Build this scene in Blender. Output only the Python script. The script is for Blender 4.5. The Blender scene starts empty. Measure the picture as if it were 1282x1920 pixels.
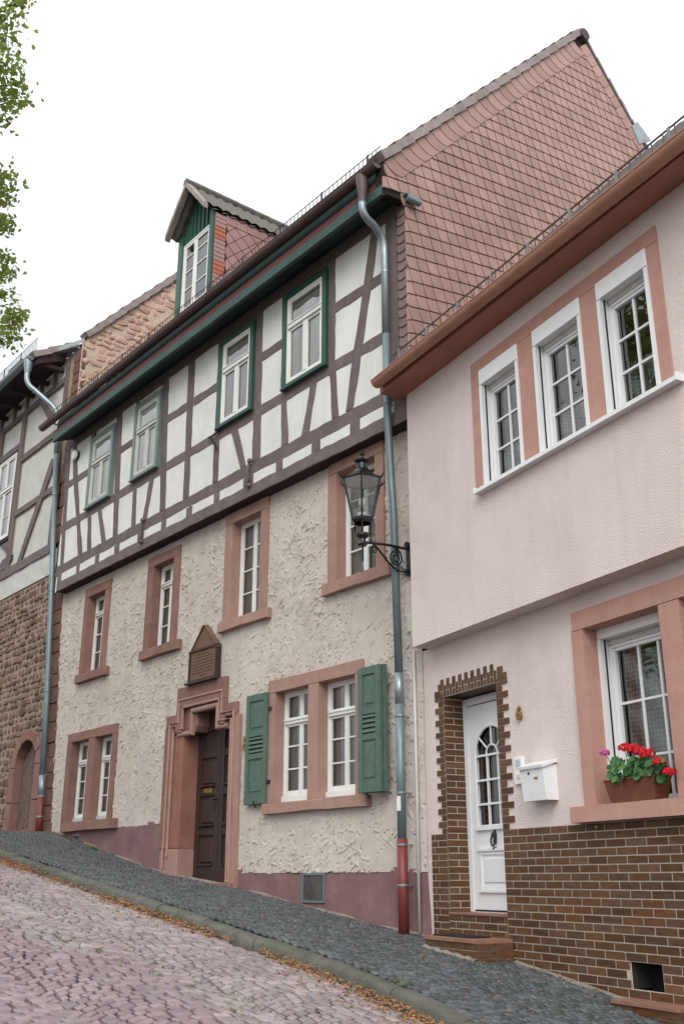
import bpy, math, random
import numpy as np
from mathutils import Vector, Matrix
R = random.Random(7)
D = bpy.data
scene = bpy.context.scene
col = scene.collection

# ------------------------------------------------------------------ camera, world, sun, exposure
CAM = np.array([0.0, -7.7, 1.6])
FPX = 1900.0; CX, CY = 641.0, 960.0
TILT = math.atan(688.0/FPX); HEAD = math.radians(38.839)
FWD = np.array([-math.cos(HEAD)*math.cos(TILT), math.sin(HEAD)*math.cos(TILT), math.sin(TILT)])
RGT = np.array([math.sin(HEAD), math.cos(HEAD), 0.0]); UPV = np.cross(RGT, FWD)
cam = D.cameras.new('camera'); camo = D.objects.new('camera', cam); col.objects.link(camo)
cam.sensor_fit = 'VERTICAL'; cam.sensor_height = 36; cam.sensor_width = 36; cam.lens = FPX/1920*36
cam.clip_start = 0.1; cam.clip_end = 1500
m = Matrix(((RGT[0], UPV[0], -FWD[0], CAM[0]), (RGT[1], UPV[1], -FWD[1], CAM[1]), (RGT[2], UPV[2], -FWD[2], CAM[2]), (0, 0, 0, 1)))
camo.matrix_world = m
scene.camera = camo
SUN_EL, SUN_AZ = math.radians(40), math.radians(48)     # azimuth measured from -Y towards +X
sdir = Vector((math.sin(SUN_AZ)*math.cos(SUN_EL), -math.cos(SUN_AZ)*math.cos(SUN_EL), math.sin(SUN_EL)))
sun = D.lights.new('sun', 'SUN'); sun.energy = 1.5; sun.angle = math.radians(35); sun.color = (1, .965, .92)
suno = D.objects.new('sun', sun); col.objects.link(suno); suno.location = (10, -20, 30)
suno.rotation_euler = sdir.to_track_quat('Z', 'Y').to_euler()
world = D.worlds.new('World'); scene.world = world; world.use_nodes = True
wn, wl = world.node_tree.nodes, world.node_tree.links
wn.clear()
wo = wn.new('ShaderNodeOutputWorld'); bg = wn.new('ShaderNodeBackground'); wl.new(bg.outputs[0], wo.inputs[0])
bg.inputs['Strength'].default_value = 0.1
sky = wn.new('ShaderNodeTexSky'); sky.sky_type = 'NISHITA'; sky.sun_disc = False
sky.sun_elevation = SUN_EL; sky.sun_rotation = math.pi - SUN_AZ; sky.dust_density = 3
tc = wn.new('ShaderNodeTexCoord'); sep = wn.new('ShaderNodeSeparateXYZ'); wl.new(tc.outputs['Generated'], sep.inputs[0])
def wm(op, a, b=None, clamp=False):
    n = wn.new('ShaderNodeMath'); n.operation = op; n.use_clamp = clamp
    for i, v in enumerate((a, b)):
        if v is None: continue
        if isinstance(v, (int, float)): n.inputs[i].default_value = v
        else: wl.new(v, n.inputs[i])
    return n.outputs[0]
sz = wm('MAXIMUM', sep.outputs['Z'], 0.0)
over = wm('DIVIDE', wm('ADD', wm('MULTIPLY', sz, 0.8), 1.0), 1.8)         # overcast sky: brighter towards the zenith
cn = wn.new('ShaderNodeTexNoise'); cn.inputs['Scale'].default_value = 1.6; cn.inputs['Detail'].default_value = 4
wl.new(tc.outputs['Generated'], cn.inputs['Vector'])
cmr = wn.new('ShaderNodeMapRange'); cmr.interpolation_type = 'SMOOTHSTEP'; cmr.inputs[1].default_value = .36; cmr.inputs[2].default_value = .66; cmr.inputs[3].default_value = .66; cmr.inputs[4].default_value = 1.30; wl.new(cn.outputs[0], cmr.inputs[0])
over = wm('MULTIPLY', over, cmr.outputs[0])
cl = wn.new('ShaderNodeMix'); cl.data_type = 'RGBA'; cl.blend_type = 'MULTIPLY'; cl.inputs[0].default_value = 1
cl.inputs['A'].default_value = (17.6, 18.2, 18.7, 1); wl.new(over, cl.inputs['B'])
mx = wn.new('ShaderNodeMix'); mx.data_type = 'RGBA'; mx.inputs[0].default_value = 0.93
wl.new(sky.outputs[0], mx.inputs['A']); wl.new(cl.outputs['Result'], mx.inputs['B']); wl.new(mx.outputs['Result'], bg.inputs['Color'])
scene.view_settings.view_transform = 'Standard'; scene.view_settings.look = 'None'
scene.view_settings.exposure = 0.2; scene.view_settings.gamma = 1; scene.view_settings.use_curve_mapping = False
scene.render.engine = 'CYCLES'

# ------------------------------------------------------------------ measuring helpers: photograph point -> point on a real plane
def ray(x, y):
    v = FWD*FPX + RGT*(x-CX) - UPV*(y-CY); return v/np.linalg.norm(v)
def project(P):
    v = np.asarray(P, float)-CAM; z = v@FWD
    if z < .1: return (-9999, -9999)
    return (CX+FPX*(v@RGT)/z, CY-FPX*(v@UPV)/z)
class Frame:                       # a facade: u runs along it, z up, o out of it
    def __init__(s, P0, R_, N_): s.P0 = np.array(P0, float); s.R = np.array(R_, float); s.N = np.array(N_, float)
    def __call__(s, u, z, o=0.0):
        p = s.P0+s.R*u+s.N*o; return (p[0], p[1], p[2]+z)
    def q(s, x, y, o=0.0):         # image point (full-size pixels) -> (u, z) on the plane at o
        r = ray(x, y); t = np.dot(s.P0+s.N*o-CAM, s.N)/np.dot(r, s.N); P = CAM+r*t
        return (float((P-s.P0)@s.R), float(P[2]-s.P0[2]))
A12 = math.radians(12.03)
F8 = Frame((0, 0, 0), (1, 0, 0), (0, -1, 0))
XC = -8.1415
F6 = Frame((XC, 0, 0), (math.cos(A12), -math.sin(A12), 0), (-math.sin(A12), -math.cos(A12), 0))
GX = -7.97
FG = Frame((GX, 0, 0), (0, 1, 0), (1, 0, 0))          # slated gable of the middle house, u = distance back
HX = -18.3
FH = Frame((HX, 0, 0), (0, 1, 0), (1, 0, 0))          # rubble gable of the left house
CROPS = {'K1': (500, 420, 4.571), 'K2': (380, 560, 4.571), 'K3': (240, 660, 4.923), 'K4': (100, 760, 5.333), 'L': (0, 640, 7.385), 'L2': (0, 860, 7.385),
         'CW': (1080, 1100, 4.173), 'CD': (760, 1200, 2.456), 'CP': (680, 400, 2.1296), 'C7': (300, 1150, 2.564), 'D': (300, 330, 4.931), 'P': (320, 1170, 8.35)}
def Q(F, k, pts, o):
    a = CROPS[k]; return [F.q(a[0]+x/a[2], a[1]+y/a[2], o) for x, y in pts]

# ------------------------------------------------------------------ materials
def hexc(h):
    v = [int(h[i:i+2], 16)/255 for i in (0, 2, 4)]
    return tuple((c/12.92 if c <= .04045 else ((c+.055)/1.055)**2.4) for c in v)+(1,)
MATS = {}
def mat(name, c1, c2=None, scale=3.0, rough=.8, bump=0.0, bscale=60, tone=0.0, spec=.3, metal=0.0, c3=None, c3scale=1.0, c3amt=.5, stretch=None, bdetail=4, hue=0.0, btype='noise', coat=0, streak=0.0, streakcol='6f665c'):
    m = D.materials.new(name); m.use_nodes = True; n = m.node_tree.nodes; l = m.node_tree.links
    b = n['Principled BSDF']; b.inputs['Roughness'].default_value = rough; b.inputs['Specular IOR Level'].default_value = spec; b.inputs['Metallic'].default_value = metal
    b.inputs['Coat Weight'].default_value = coat
    g = n.new('ShaderNodeNewGeometry'); pos = g.outputs['Position']
    if stretch:
        mp = n.new('ShaderNodeMapping'); mp.inputs['Scale'].default_value = stretch; l.new(pos, mp.inputs['Vector']); pos = mp.outputs[0]
    def noise(s, d=5, r=.6):
        t = n.new('ShaderNodeTexNoise'); t.inputs['Scale'].default_value = s; t.inputs['Detail'].default_value = d; t.inputs['Roughness'].default_value = r; l.new(pos, t.inputs['Vector']); return t.outputs[0]
    def ramp(src, lo, hi):
        r = n.new('ShaderNodeMapRange'); r.inputs[1].default_value = lo; r.inputs[2].default_value = hi; l.new(src, r.inputs[0]); return r.outputs[0]
    def mix(f, a, bb, mode='MIX'):
        x = n.new('ShaderNodeMix'); x.data_type = 'RGBA'; x.blend_type = mode
        for s, v in ((0, f), ('A', a), ('B', bb)):
            if isinstance(v, (float, int)): x.inputs[s].default_value = v
            elif isinstance(v, tuple): x.inputs[s].default_value = v
            else: l.new(v, x.inputs[s])
        return x.outputs['Result']
    base = mix(ramp(noise(scale), .32, .68), hexc(c1), hexc(c2 or c1))
    if c3: 
        f = ramp(noise(c3scale, 6, .65), .5, .72)
        mm = n.new('ShaderNodeMath'); mm.operation = 'MULTIPLY'; mm.inputs[1].default_value = c3amt; l.new(f, mm.inputs[0])
        base = mix(mm.outputs[0], base, hexc(c3))
    if streak:                                    # rain runs and grime, longer than wide
        mp2 = n.new('ShaderNodeMapping'); mp2.inputs['Scale'].default_value = (5, 5, .55); l.new(g.outputs['Position'], mp2.inputs['Vector'])
        t2 = n.new('ShaderNodeTexNoise'); t2.inputs['Scale'].default_value = 1.3; t2.inputs['Detail'].default_value = 6; t2.inputs['Roughness'].default_value = .7; l.new(mp2.outputs[0], t2.inputs['Vector'])
        f2 = ramp(t2.outputs[0], .50, .78); m2_ = n.new('ShaderNodeMath'); m2_.operation = 'MULTIPLY'; m2_.inputs[1].default_value = streak; l.new(f2, m2_.inputs[0]); base = mix(m2_.outputs[0], base, hexc(streakcol))
    if tone or hue:
        a = n.new('ShaderNodeAttribute'); a.attribute_name = 'tone'
        hs = n.new('ShaderNodeHueSaturation')
        r = n.new('ShaderNodeMapRange'); r.inputs[3].default_value = 1-tone; r.inputs[4].default_value = 1+tone; l.new(a.outputs['Fac'], r.inputs[0]); l.new(r.outputs[0], hs.inputs['Value'])
        if hue:
            w = n.new('ShaderNodeTexWhiteNoise'); w.noise_dimensions = '1D'; l.new(a.outputs['Fac'], w.inputs['W'])
            r2 = n.new('ShaderNodeMapRange'); r2.inputs[3].default_value = max(0, 1-hue*6); r2.inputs[4].default_value = 1+hue*6; l.new(w.outputs['Value'], r2.inputs[0]); l.new(r2.outputs[0], hs.inputs['Saturation'])
        l.new(base, hs.inputs['Color']); base = hs.outputs[0]
    l.new(base, b.inputs['Base Color'])
    if bump:
        bp = n.new('ShaderNodeBump'); bp.inputs['Strength'].default_value = 1; bp.inputs['Distance'].default_value = bump
        if btype == 'noise': h = noise(bscale, bdetail, .65)
        else:
            v = n.new('ShaderNodeTexVoronoi'); v.inputs['Scale'].default_value = bscale; l.new(pos, v.inputs['Vector']); h = v.outputs['Distance']
        l.new(h, bp.inputs['Height']); l.new(bp.outputs[0], b.inputs['Normal'])
    MATS[name] = m; return m
def glassmat(name, tint=(.9, .93, .93), refl=1.0):
    m = D.materials.new(name); m.use_nodes = True; n = m.node_tree.nodes; l = m.node_tree.links
    n.clear(); o = n.new('ShaderNodeOutputMaterial'); mx = n.new('ShaderNodeMixShader'); t = n.new('ShaderNodeBsdfTransparent'); g = n.new('ShaderNodeBsdfGlossy')
    t.inputs[0].default_value = tint+(1,); g.inputs['Roughness'].default_value = .015
    f = n.new('ShaderNodeFresnel'); f.inputs['IOR'].default_value = 1.62
    ge = n.new('ShaderNodeNewGeometry'); nz = n.new('ShaderNodeTexNoise'); nz.inputs['Scale'].default_value = 2.2; nz.inputs['Detail'].default_value = 1; l.new(ge.outputs['Position'], nz.inputs['Vector'])
    bp = n.new('ShaderNodeBump'); bp.inputs['Distance'].default_value = .008; l.new(nz.outputs[0], bp.inputs['Height']); l.new(bp.outputs[0], g.inputs['Normal'])
    mm = n.new('ShaderNodeMath'); mm.operation = 'MULTIPLY'; mm.use_clamp = True; mm.inputs[1].default_value = 1.9*refl; l.new(f.outputs[0], mm.inputs[0])
    l.new(mm.outputs[0], mx.inputs[0]); l.new(t.outputs[0], mx.inputs[1]); l.new(g.outputs[0], mx.inputs[2]); l.new(mx.outputs[0], o.inputs[0])
    MATS[name] = m; return m
mat('stucco', 'd0c7be', 'c3b9b0', 1.2, .92, .006, 110, c3='afa399', c3scale=2.3, c3amt=.6, streak=0.22)
mat('plinth_paint', '876668', '785a5d', 2.5, .85, .004, 30, c3='9f8380', c3scale=3, c3amt=.5, streak=0.3)
mat('infill', 'e2e3df', 'd7d8d3', 2.0, .9, .0015, 40, c3='c4c3bb', c3scale=1.4, c3amt=.35, streak=0.14)
mat('infill_old', 'c9c9c4', 'bdbdb7', 3.0, .92, .005, 60, c3='a6a197', c3scale=1.5, c3amt=.4)
mat('ochre_line', 'a39477', '978a70', 3, .9)
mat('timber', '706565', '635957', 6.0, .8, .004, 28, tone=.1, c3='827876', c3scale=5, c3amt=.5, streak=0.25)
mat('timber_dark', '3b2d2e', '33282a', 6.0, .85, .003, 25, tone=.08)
mat('green_paint', '2a5548', '264c41', 4, .5, .001, 30, tone=.08, spec=.4)
mat('green_grey', '3c5753', '344d4a', 4, .55, .001, 30, tone=.05, streak=0.3)
mat('dark_green', '243c39', '203432', 4, .6, .001, 20)
mat('green_case_skylit', '71837f', '667875', 4, .45, .001, 30)  # casing green lightened: the sky's reflection is put into the colour
mat('shutter_green', '596e63', '4e6459', 8, .7, .003, 50, tone=.05, c3='6b8277', c3scale=14, c3amt=.5, streak=0.25)
mat('red_board', '6f3b3b', '633636', 4, .6, .001, 30)
mat('white_paint', 'e6e6e2', 'dcdcd8', 3, .45, .0006, 30, streak=0.12)
mat('white_plastic', 'e9eaea', 'e4e5e6', 3, .3, 0, 30, spec=.5, streak=0.08)
mat('old_white', 'c6c6c0', 'b9b9b3', 5, .6, .001, 40)
mat('sandstone', 'a8877b', '9c7b70', 4, .88, .004, 70, tone=.06, c3='b4958a', c3scale=2.5, c3amt=.4, streak=0.3)
mat('sandstone_dark', '8f6c63', '7f6058', 4, .88, .005, 60, tone=.08, c3='a07a6e', c3scale=3, c3amt=.4, streak=0.3)
mat('sandstone_orange', '986a5b', '825a4d', 3, .9, .008, 40, tone=.06, c3='795b52', c3scale=3, c3amt=.6)
mat('pink_render', 'efe1dc', 'e8d8d3', 1.5, .93, .016, 95, c3='d8c6c0', c3scale=1.2, c3amt=.5, bdetail=3, streak=0.10)
mat('pink_trim', 'bf9486', 'b68b7d', 2.5, .9, .004, 50, stretch=(1, 1, 3), c3='c9a496', c3scale=2, c3amt=.3, streak=0.3)
mat('rubble', '846a5e', '63514a', 9, .92, .015, 60, tone=.28, c3='9a8377', c3scale=6, c3amt=.5)
mat('rubble_mortar', 'b09a8a', '9c8676', 12, .95, .02, 70)
mat('gable_stone', 'cdab9c', 'b58d7e', 8, .92, .014, 50, tone=.17, c3='dcc2b2', c3scale=6, c3amt=.6)
mat('gable_mortar', 'd6c3b1', 'c2ab98', 10, .95, .02, 60)
mat('quoin', '7c5b50', '6b4e45', 6, .9, .01, 40, tone=.16)
mat('slate_pink', 'aa897f', '9c7c73', 2.0, .62, .0012, 60, tone=.12, spec=.35, streak=0.28)
mat('slate_cheek', 'a3807b', '967570', 2.0, .65, .0012, 60, tone=.07, spec=.3)
mat('slate_backing', '2a2020', '241c1c', 3, .9)  # near-black, so shadow lines in the slate gaps come from this colour
mat('slate_front_shaded', '7f6c6a', '766462', 3, .7, .001, 60, tone=.05)  # darker copy of the gable slate: front-facing shade put into the colour
mat('tile_orange', 'b06a57', 'a05e4c', 3, .7, .001, 60, tone=.06)
mat('verge_tile', '9b908c', '857a77', 6, .8, .003, 60, tone=.1, c3='a8a39a', c3scale=9, c3amt=.5)
mat('roof_tile', '5d5454', '4b4545', 6, .8, .004, 40, tone=.15, c3='76786a', c3scale=6, c3amt=.4)
mat('mossy_tile', '6f6c64', '55524f', 9, .9, .006, 40, tone=.12, c3='8d8b77', c3scale=9, c3amt=.6)
mat('gutter_brown', '63514e', '564541', 3, .5, .0008, 30, spec=.4, streak=0.3)
mat('gutter_copper', 'b5856f', 'a57862', 3, .5, .0008, 30, spec=.4)
mat('eave_brown', 'a87766', '9b6c5c', 3, .75, .001, 30, streak=0.2)
mat('zinc', '9aa6a8', '86949a', 5, .38, .0006, 30, metal=.55, spec=.5)
mat('zinc_dark', '7b8b90', '6c7d82', 5, .42, .0006, 30, metal=.3, spec=.5)
mat('lead', 'a3abaf', '8b9499', 5, .55, .003, 12, metal=.2)
mat('iron', '47423f', '39332f', 6, .6, .001, 30, metal=.3)
mat('steel', '8b8f8d', '75736c', 6, .5, .001, 30, metal=.6)
mat('guard_brown', '74665f', '5f534d', 6, .6, .001, 30, metal=.2)
mat('red_pipe', '7c372f', '6e312a', 6, .45, .0006, 30, spec=.5)
mat('lamp_black', '121618', '0d1012', 6, .28, .002, 40, spec=.6, c3='3c4244', c3scale=30, c3amt=.3)
mat('brass', 'a5854d', '8b6c3c', 9, .4, .001, 40, metal=.7)
mat('brick_tile', '69492f', '4f3624', 9, .5, .0015, 60, tone=.30, hue=.018, spec=.3, stretch=(1, 1, 5))
mat('joint', 'beb3a8', 'b0a599', 8, .95, .002, 60, c3='8c8177', c3scale=2.2, c3amt=.6)
mat('terracotta', '96705f', '875f50', 6, .7, .002, 50, tone=.08)
mat('door_wood', '43332e', '362a27', 10, .55, .003, 30, stretch=(6, 6, .6))
mat('plank_wood', '7a665e', '65544e', 10, .8, .005, 30, tone=.12, stretch=(3, 3, 1))
mat('plaque_wood', '7a5c4a', '66503f', 12, .75, .003, 40, stretch=(1, 1, 6))
mat('plaque_ink', '4a3427', '402d22', 5, .8)
mat('cobble', 'a39797', '807474', 12, .6, .004, 60, tone=.2, hue=.03, c3='b0a9a4', c3scale=1.1, c3amt=.6, spec=.4)
mat('cobble_pink', '99868a', '806f73', 12, .6, .004, 60, tone=.16, hue=.03, c3='a2989a', c3scale=2.5, c3amt=.5, spec=.4)
mat('joint_dirt', '2b2724', '211e1c', 20, .95, .01, 50, c3='40442c', c3scale=2.0, c3amt=.5)
mat('basalt', '565a5c', '434749', 10, .55, .005, 60, tone=.4, c3='7a7f80', c3scale=3, c3amt=.3, spec=.45)
mat('basalt_joint', '2c2d2c', '232422', 20, .95, .01, 50, c3='4b5339', c3scale=2.2, c3amt=.6)
mat('kerbstone', '6e6c65', '55544d', 7, .9, .018, 45, tone=.08, c3='5c6150', c3scale=2.5, c3amt=.8)
mat('far_road', '8a7d79', '776b69', 8, .9, .01, 20)
mat('curtain', 'f2f2f1', 'e6e6e5', 2, .9)
mat('curtain_grey', 'c6c2bc', 'b2aea8', 2, .9)
mat('old_mortar', '8f887e', '7c756c', 9, .95, .006, 60, c3='5f6150', c3scale=4, c3amt=.5)
mat('dark_room', '24211f', '1c1a19', 2, .95)
mat('inside', '3b3733', '2c2927', 2, .95)
mat('leaf_dry', 'a67a58', '85603f', 20, .8, 0, 10, tone=.3)
mat('grass', '6a7d3e', '55692f', 20, .8, 0, 10, tone=.2)
mat('rubber', '2b2d2e', '232526', 30, .9, .004, 120)
mat('petal_red', 'd0202b', 'b81722', 30, .6, 0, 10, tone=.2)
mat('petal_pink', 'd770a6', 'c85f98', 30, .6, 0, 10, tone=.2)
mat('geranium_leaf', '47733f', '3a6135', 20, .6, .002, 60, tone=.25)
mat('planter', '7b4a38', '6a3e30', 8, .75, .002, 60)
mat('bulb', 'e8e8e0', 'dcdcd4', 3, .3)
mat('plaster_box', 'c8cdbb', 'b7bcab', 5, .5)
mat('yellow_mark', 'c9a12b', 'b8922a', 5, .6)
mat('bark', '54483d', '43392f', 8, .9, .02, 20)
glassmat('glass'); glassmat('glass_clear', (.95, .97, .96), .35)
def leafmat(name, a, b):
    m = D.materials.new(name); m.use_nodes = True; n = m.node_tree.nodes; l = m.node_tree.links; n.clear()
    o = n.new('ShaderNodeOutputMaterial'); mx = n.new('ShaderNodeMixShader'); d = n.new('ShaderNodeBsdfDiffuse'); t = n.new('ShaderNodeBsdfTranslucent')
    at = n.new('ShaderNodeAttribute'); at.attribute_name = 'tone'; c = n.new('ShaderNodeMix'); c.data_type = 'RGBA'
    c.inputs['A'].default_value = hexc(a); c.inputs['B'].default_value = hexc(b); l.new(at.outputs['Fac'], c.inputs[0])
    l.new(c.outputs['Result'], d.inputs[0]); l.new(c.outputs['Result'], t.inputs[0]); mx.inputs[0].default_value = .45
    l.new(d.outputs[0], mx.inputs[1]); l.new(t.outputs[0], mx.inputs[2]); l.new(mx.outputs[0], o.inputs[0]); MATS[name] = m
leafmat('leaf', '6b8743', 'a6ad60')
# lace curtain: woven cloth with holes
def lacemat():
    m = D.materials.new('lace'); m.use_nodes = True; n = m.node_tree.nodes; l = m.node_tree.links; b = n['Principled BSDF']
    b.inputs['Base Color'].default_value = hexc('bdbdbb'); b.inputs['Roughness'].default_value = .9
    uv = n.new('ShaderNodeTexCoord'); mp = n.new('ShaderNodeMapping'); mp.inputs['Rotation'].default_value = (0, math.radians(0), math.radians(0)); l.new(uv.outputs['UV'], mp.inputs[0])
    w = n.new('ShaderNodeTexWave'); w.wave_type = 'BANDS'; w.bands_direction = 'DIAGONAL'; w.inputs['Scale'].default_value = 1.6; l.new(mp.outputs[0], w.inputs['Vector'])
    v = n.new('ShaderNodeTexVoronoi'); v.inputs['Scale'].default_value = 26; v.inputs['Randomness'].default_value = .2; l.new(mp.outputs[0], v.inputs['Vector'])
    a = n.new('ShaderNodeMath'); a.operation = 'MULTIPLY_ADD'; a.inputs[1].default_value = .55; a.inputs[2].default_value = .14; l.new(w.outputs['Fac'], a.inputs[0])
    g = n.new('ShaderNodeMath'); g.operation = 'GREATER_THAN'; g.inputs[1].default_value = .42; l.new(v.outputs['Distance'], g.inputs[0])
    s = n.new('ShaderNodeMath'); s.operation = 'MULTIPLY_ADD'; s.inputs[1].default_value = .35; l.new(g.outputs[0], s.inputs[0]); l.new(a.outputs[0], s.inputs[2])
    l.new(s.outputs[0], b.inputs['Alpha']); MATS['lace'] = m
lacemat()

# ------------------------------------------------------------------ mesh builder
ORG = {}
class MB:
    def __init__(s): s.v = []; s.f = []; s.t = []; s.mi = []
    def add(s, vs, fs, tone=None, mi=0):
        k = len(s.v); s.v.extend(vs)
        t = R.random() if tone is None else tone
        for f in fs: s.f.append(tuple(i+k for i in f)); s.t.append(t); s.mi.append(mi)
    def box(s, F, u0, u1, z0, z1, o0, o1, tone=None, mi=0):
        P = [F(u, z, o) for o in (o0, o1) for z in (z0, z1) for u in (u0, u1)]
        s.add(P, [(0, 1, 3, 2), (4, 6, 7, 5), (0, 4, 5, 1), (2, 3, 7, 6), (0, 2, 6, 4), (1, 5, 7, 3)], tone, mi)
    def chip(s, F, poly, o0, o1, bev=.004, tone=None, mi=0, tilt=(0, 0), dome=0):
        n = len(poly); cu = sum(p[0] for p in poly)/n; cz = sum(p[1] for p in poly)/n
        def oo(p): return (p[0]-cu)*tilt[0]+(p[1]-cz)*tilt[1]
        back = [F(p[0], p[1], o0) for p in poly]
        ring = [F(p[0], p[1], o1-bev+oo(p)) for p in poly]
        ins = []
        for p in poly:
            d = math.hypot(p[0]-cu, p[1]-cz) or 1; k = min(.45, bev*1.3/d)
            q = (p[0]+(cu-p[0])*k, p[1]+(cz-p[1])*k); ins.append(F(q[0], q[1], o1+oo(q)))
        fs = [(i, (i+1) % n, n+(i+1) % n, n+i) for i in range(n)]+[(n+i, n+(i+1) % n, 2*n+(i+1) % n, 2*n+i) for i in range(n)]
        if dome:
            vs = back+ring+ins+[F(cu, cz, o1+dome)]; fs += [(2*n+i, 2*n+(i+1) % n, 3*n) for i in range(n)]
        else:
            vs = back+ring+ins; fs.append(tuple(range(2*n, 3*n)))
        s.add(vs, fs, tone, mi)
    def tube(s, pts, r, n=10, tone=None, mi=0, caps=True):
        pts = [Vector(p) for p in pts]; m_ = len(pts); rs = r if isinstance(r, (list, tuple)) else [r]*m_
        vs = []; prev = None
        for i, p in enumerate(pts):
            d = (pts[min(i+1, m_-1)]-pts[max(i-1, 0)]).normalized()
            a = prev if prev else (Vector((0, 0, 1)) if abs(d.z) < .9 else Vector((1, 0, 0)))
            x = (a-d*a.dot(d)).normalized(); prev = x; y = d.cross(x)
            for k in range(n):
                t = 2*math.pi*k/n; vs.append(tuple(p+(x*math.cos(t)+y*math.sin(t))*rs[i]))
        fs = [(i*n+k, i*n+(k+1) % n, (i+1)*n+(k+1) % n, (i+1)*n+k) for i in range(m_-1) for k in range(n)]
        if caps: fs += [tuple(range(n))[::-1], tuple(range((m_-1)*n, m_*n))]
        s.add(vs, fs, tone, mi)
    def quad(s, a, b, c, d, tone=None, mi=0): s.add([a, b, c, d], [(0, 1, 2, 3)], tone, mi)
    def grid(s, fn, nu, nv, tone=None, mi=0):
        vs = [fn(i/nu, j/nv) for j in range(nv+1) for i in range(nu+1)]
        s.add(vs, [(j*(nu+1)+i, j*(nu+1)+i+1, (j+1)*(nu+1)+i+1, (j+1)*(nu+1)+i) for j in range(nv) for i in range(nu)], tone, mi)
    def lathe(s, c, prof, n=12, tone=None, mi=0, rot=0):
        vs = [(c[0]+r*math.cos(2*math.pi*k/n+rot), c[1]+r*math.sin(2*math.pi*k/n+rot), c[2]+z) for r, z in prof for k in range(n)]
        fs = [(i*n+k, i*n+(k+1) % n, (i+1)*n+(k+1) % n, (i+1)*n+k) for i in range(len(prof)-1) for k in range(n)]
        s.add(vs, fs, tone, mi)
    def ball(s, c, r, n=8, m_=6, tone=None, mi=0, sz=1.0):
        s.lathe(c, [(r*math.sin(math.pi*i/m_)+1e-4, -r*math.cos(math.pi*i/m_)*sz) for i in range(m_+1)], n, tone, mi)
    def build(s, name, mats, parent=None, smooth=False, kind=None, label=None, cat=None, group=None, auto=None):
        if not s.v: return None
        V = np.array(s.v, float); c = (V.min(0)+V.max(0))/2
        if parent is None: c[2] = V[:, 2].min()
        me = D.meshes.new(name); me.from_pydata((V-c).tolist(), [], s.f)
        if isinstance(mats, str): mats = [mats]
        for k in mats: me.materials.append(MATS[k])
        if len(mats) > 1: me.polygons.foreach_set('material_index', s.mi)
        a = me.attributes.new('tone', 'FLOAT', 'FACE'); a.data.foreach_set('value', s.t)
        if smooth: me.polygons.foreach_set('use_smooth', [True]*len(s.f))
        if auto:
            me.polygons.foreach_set('use_smooth', [True]*len(s.f)); me.set_sharp_from_angle(angle=math.radians(auto))
        me.update()
        o = D.objects.new(name, me); col.objects.link(o); ORG[o] = c
        if parent is not None: o.parent = parent; o.location = Vector(c)-Vector(ORG[parent])
        else: o.location = c
        if kind: o['kind'] = kind
        if label: o['label'] = label
        if cat: o['category'] = cat
        if group: o['group'] = group
        return o
def thing(name, loc, label, cat, group=None):
    o = D.objects.new(name, None); col.objects.link(o); o.location = loc; ORG[o] = np.array(loc, float)
    o.empty_display_size = .3; o['label'] = label; o['category'] = cat
    if group: o['group'] = group
    return o
def pieces(name, items, mats, parent, limit=300, smooth=False, stuffname=None, auto=None):
    """items: list of (centre, callable(MB)); the ones nearest the camera become parts, the rest one joined part"""
    items = sorted(items, key=lambda it: float(np.linalg.norm(np.array(it[0])-CAM)) + (0 if seen(it[0]) else 50))
    for c, fn in items[:limit]:
        mb = MB(); fn(mb); mb.build(name, mats, parent, smooth, auto=auto)
    if len(items) > limit:
        mb = MB()
        for c, fn in items[limit:]: fn(mb)
        mb.build(stuffname or name+'_field', mats, parent, smooth, kind='stuff', auto=auto)
def seen(P, m_=0):
    x, y = project(P); return -m_ < x < 1282+m_ and -m_ < y < 1920+m_
def bez(p, n=12):
    p = [Vector(a) for a in p]; out = []
    for i in range(n+1):
        t = i/n; q = p
        while len(q) > 1: q = [a.lerp(b, t) for a, b in zip(q, q[1:])]
        out.append(tuple(q[0]))
    return out
def wob(poly, amp=.008, step=.25):
    out = []
    n = len(poly)
    for i in range(n):
        a, b = poly[i], poly[(i+1) % n]; L = math.hypot(b[0]-a[0], b[1]-a[1]); k = max(1, int(L/step))
        for j in range(k):
            t = j/k; x = a[0]+(b[0]-a[0])*t; z = a[1]+(b[1]-a[1])*t
            if j: x += R.uniform(-amp, amp); z += R.uniform(-amp, amp)
            out.append((x, z))
    return out
def rect(u0, u1, z0, z1): return [(u0, z0), (u1, z0), (u1, z1), (u0, z1)]
def stonepoly(u0, u1, z0, z1, j, r=.3):
    w, h = u1-u0, z1-z0; c = []
    for (x, z, sx, sz_) in ((u0, z0, 1, 1), (u1, z0, -1, 1), (u1, z1, -1, -1), (u0, z1, 1, -1)):
        a = R.uniform(.12, r)*min(w, h)
        p1 = (x+sx*a, z); p2 = (x, z+sz_*a)
        if (sx, sz_) in ((1, 1), (-1, -1)): c += [p2, p1]
        else: c += [p1, p2]
    return [(x+R.uniform(-j, j), z+R.uniform(-j, j)) for x, z in c]

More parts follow.
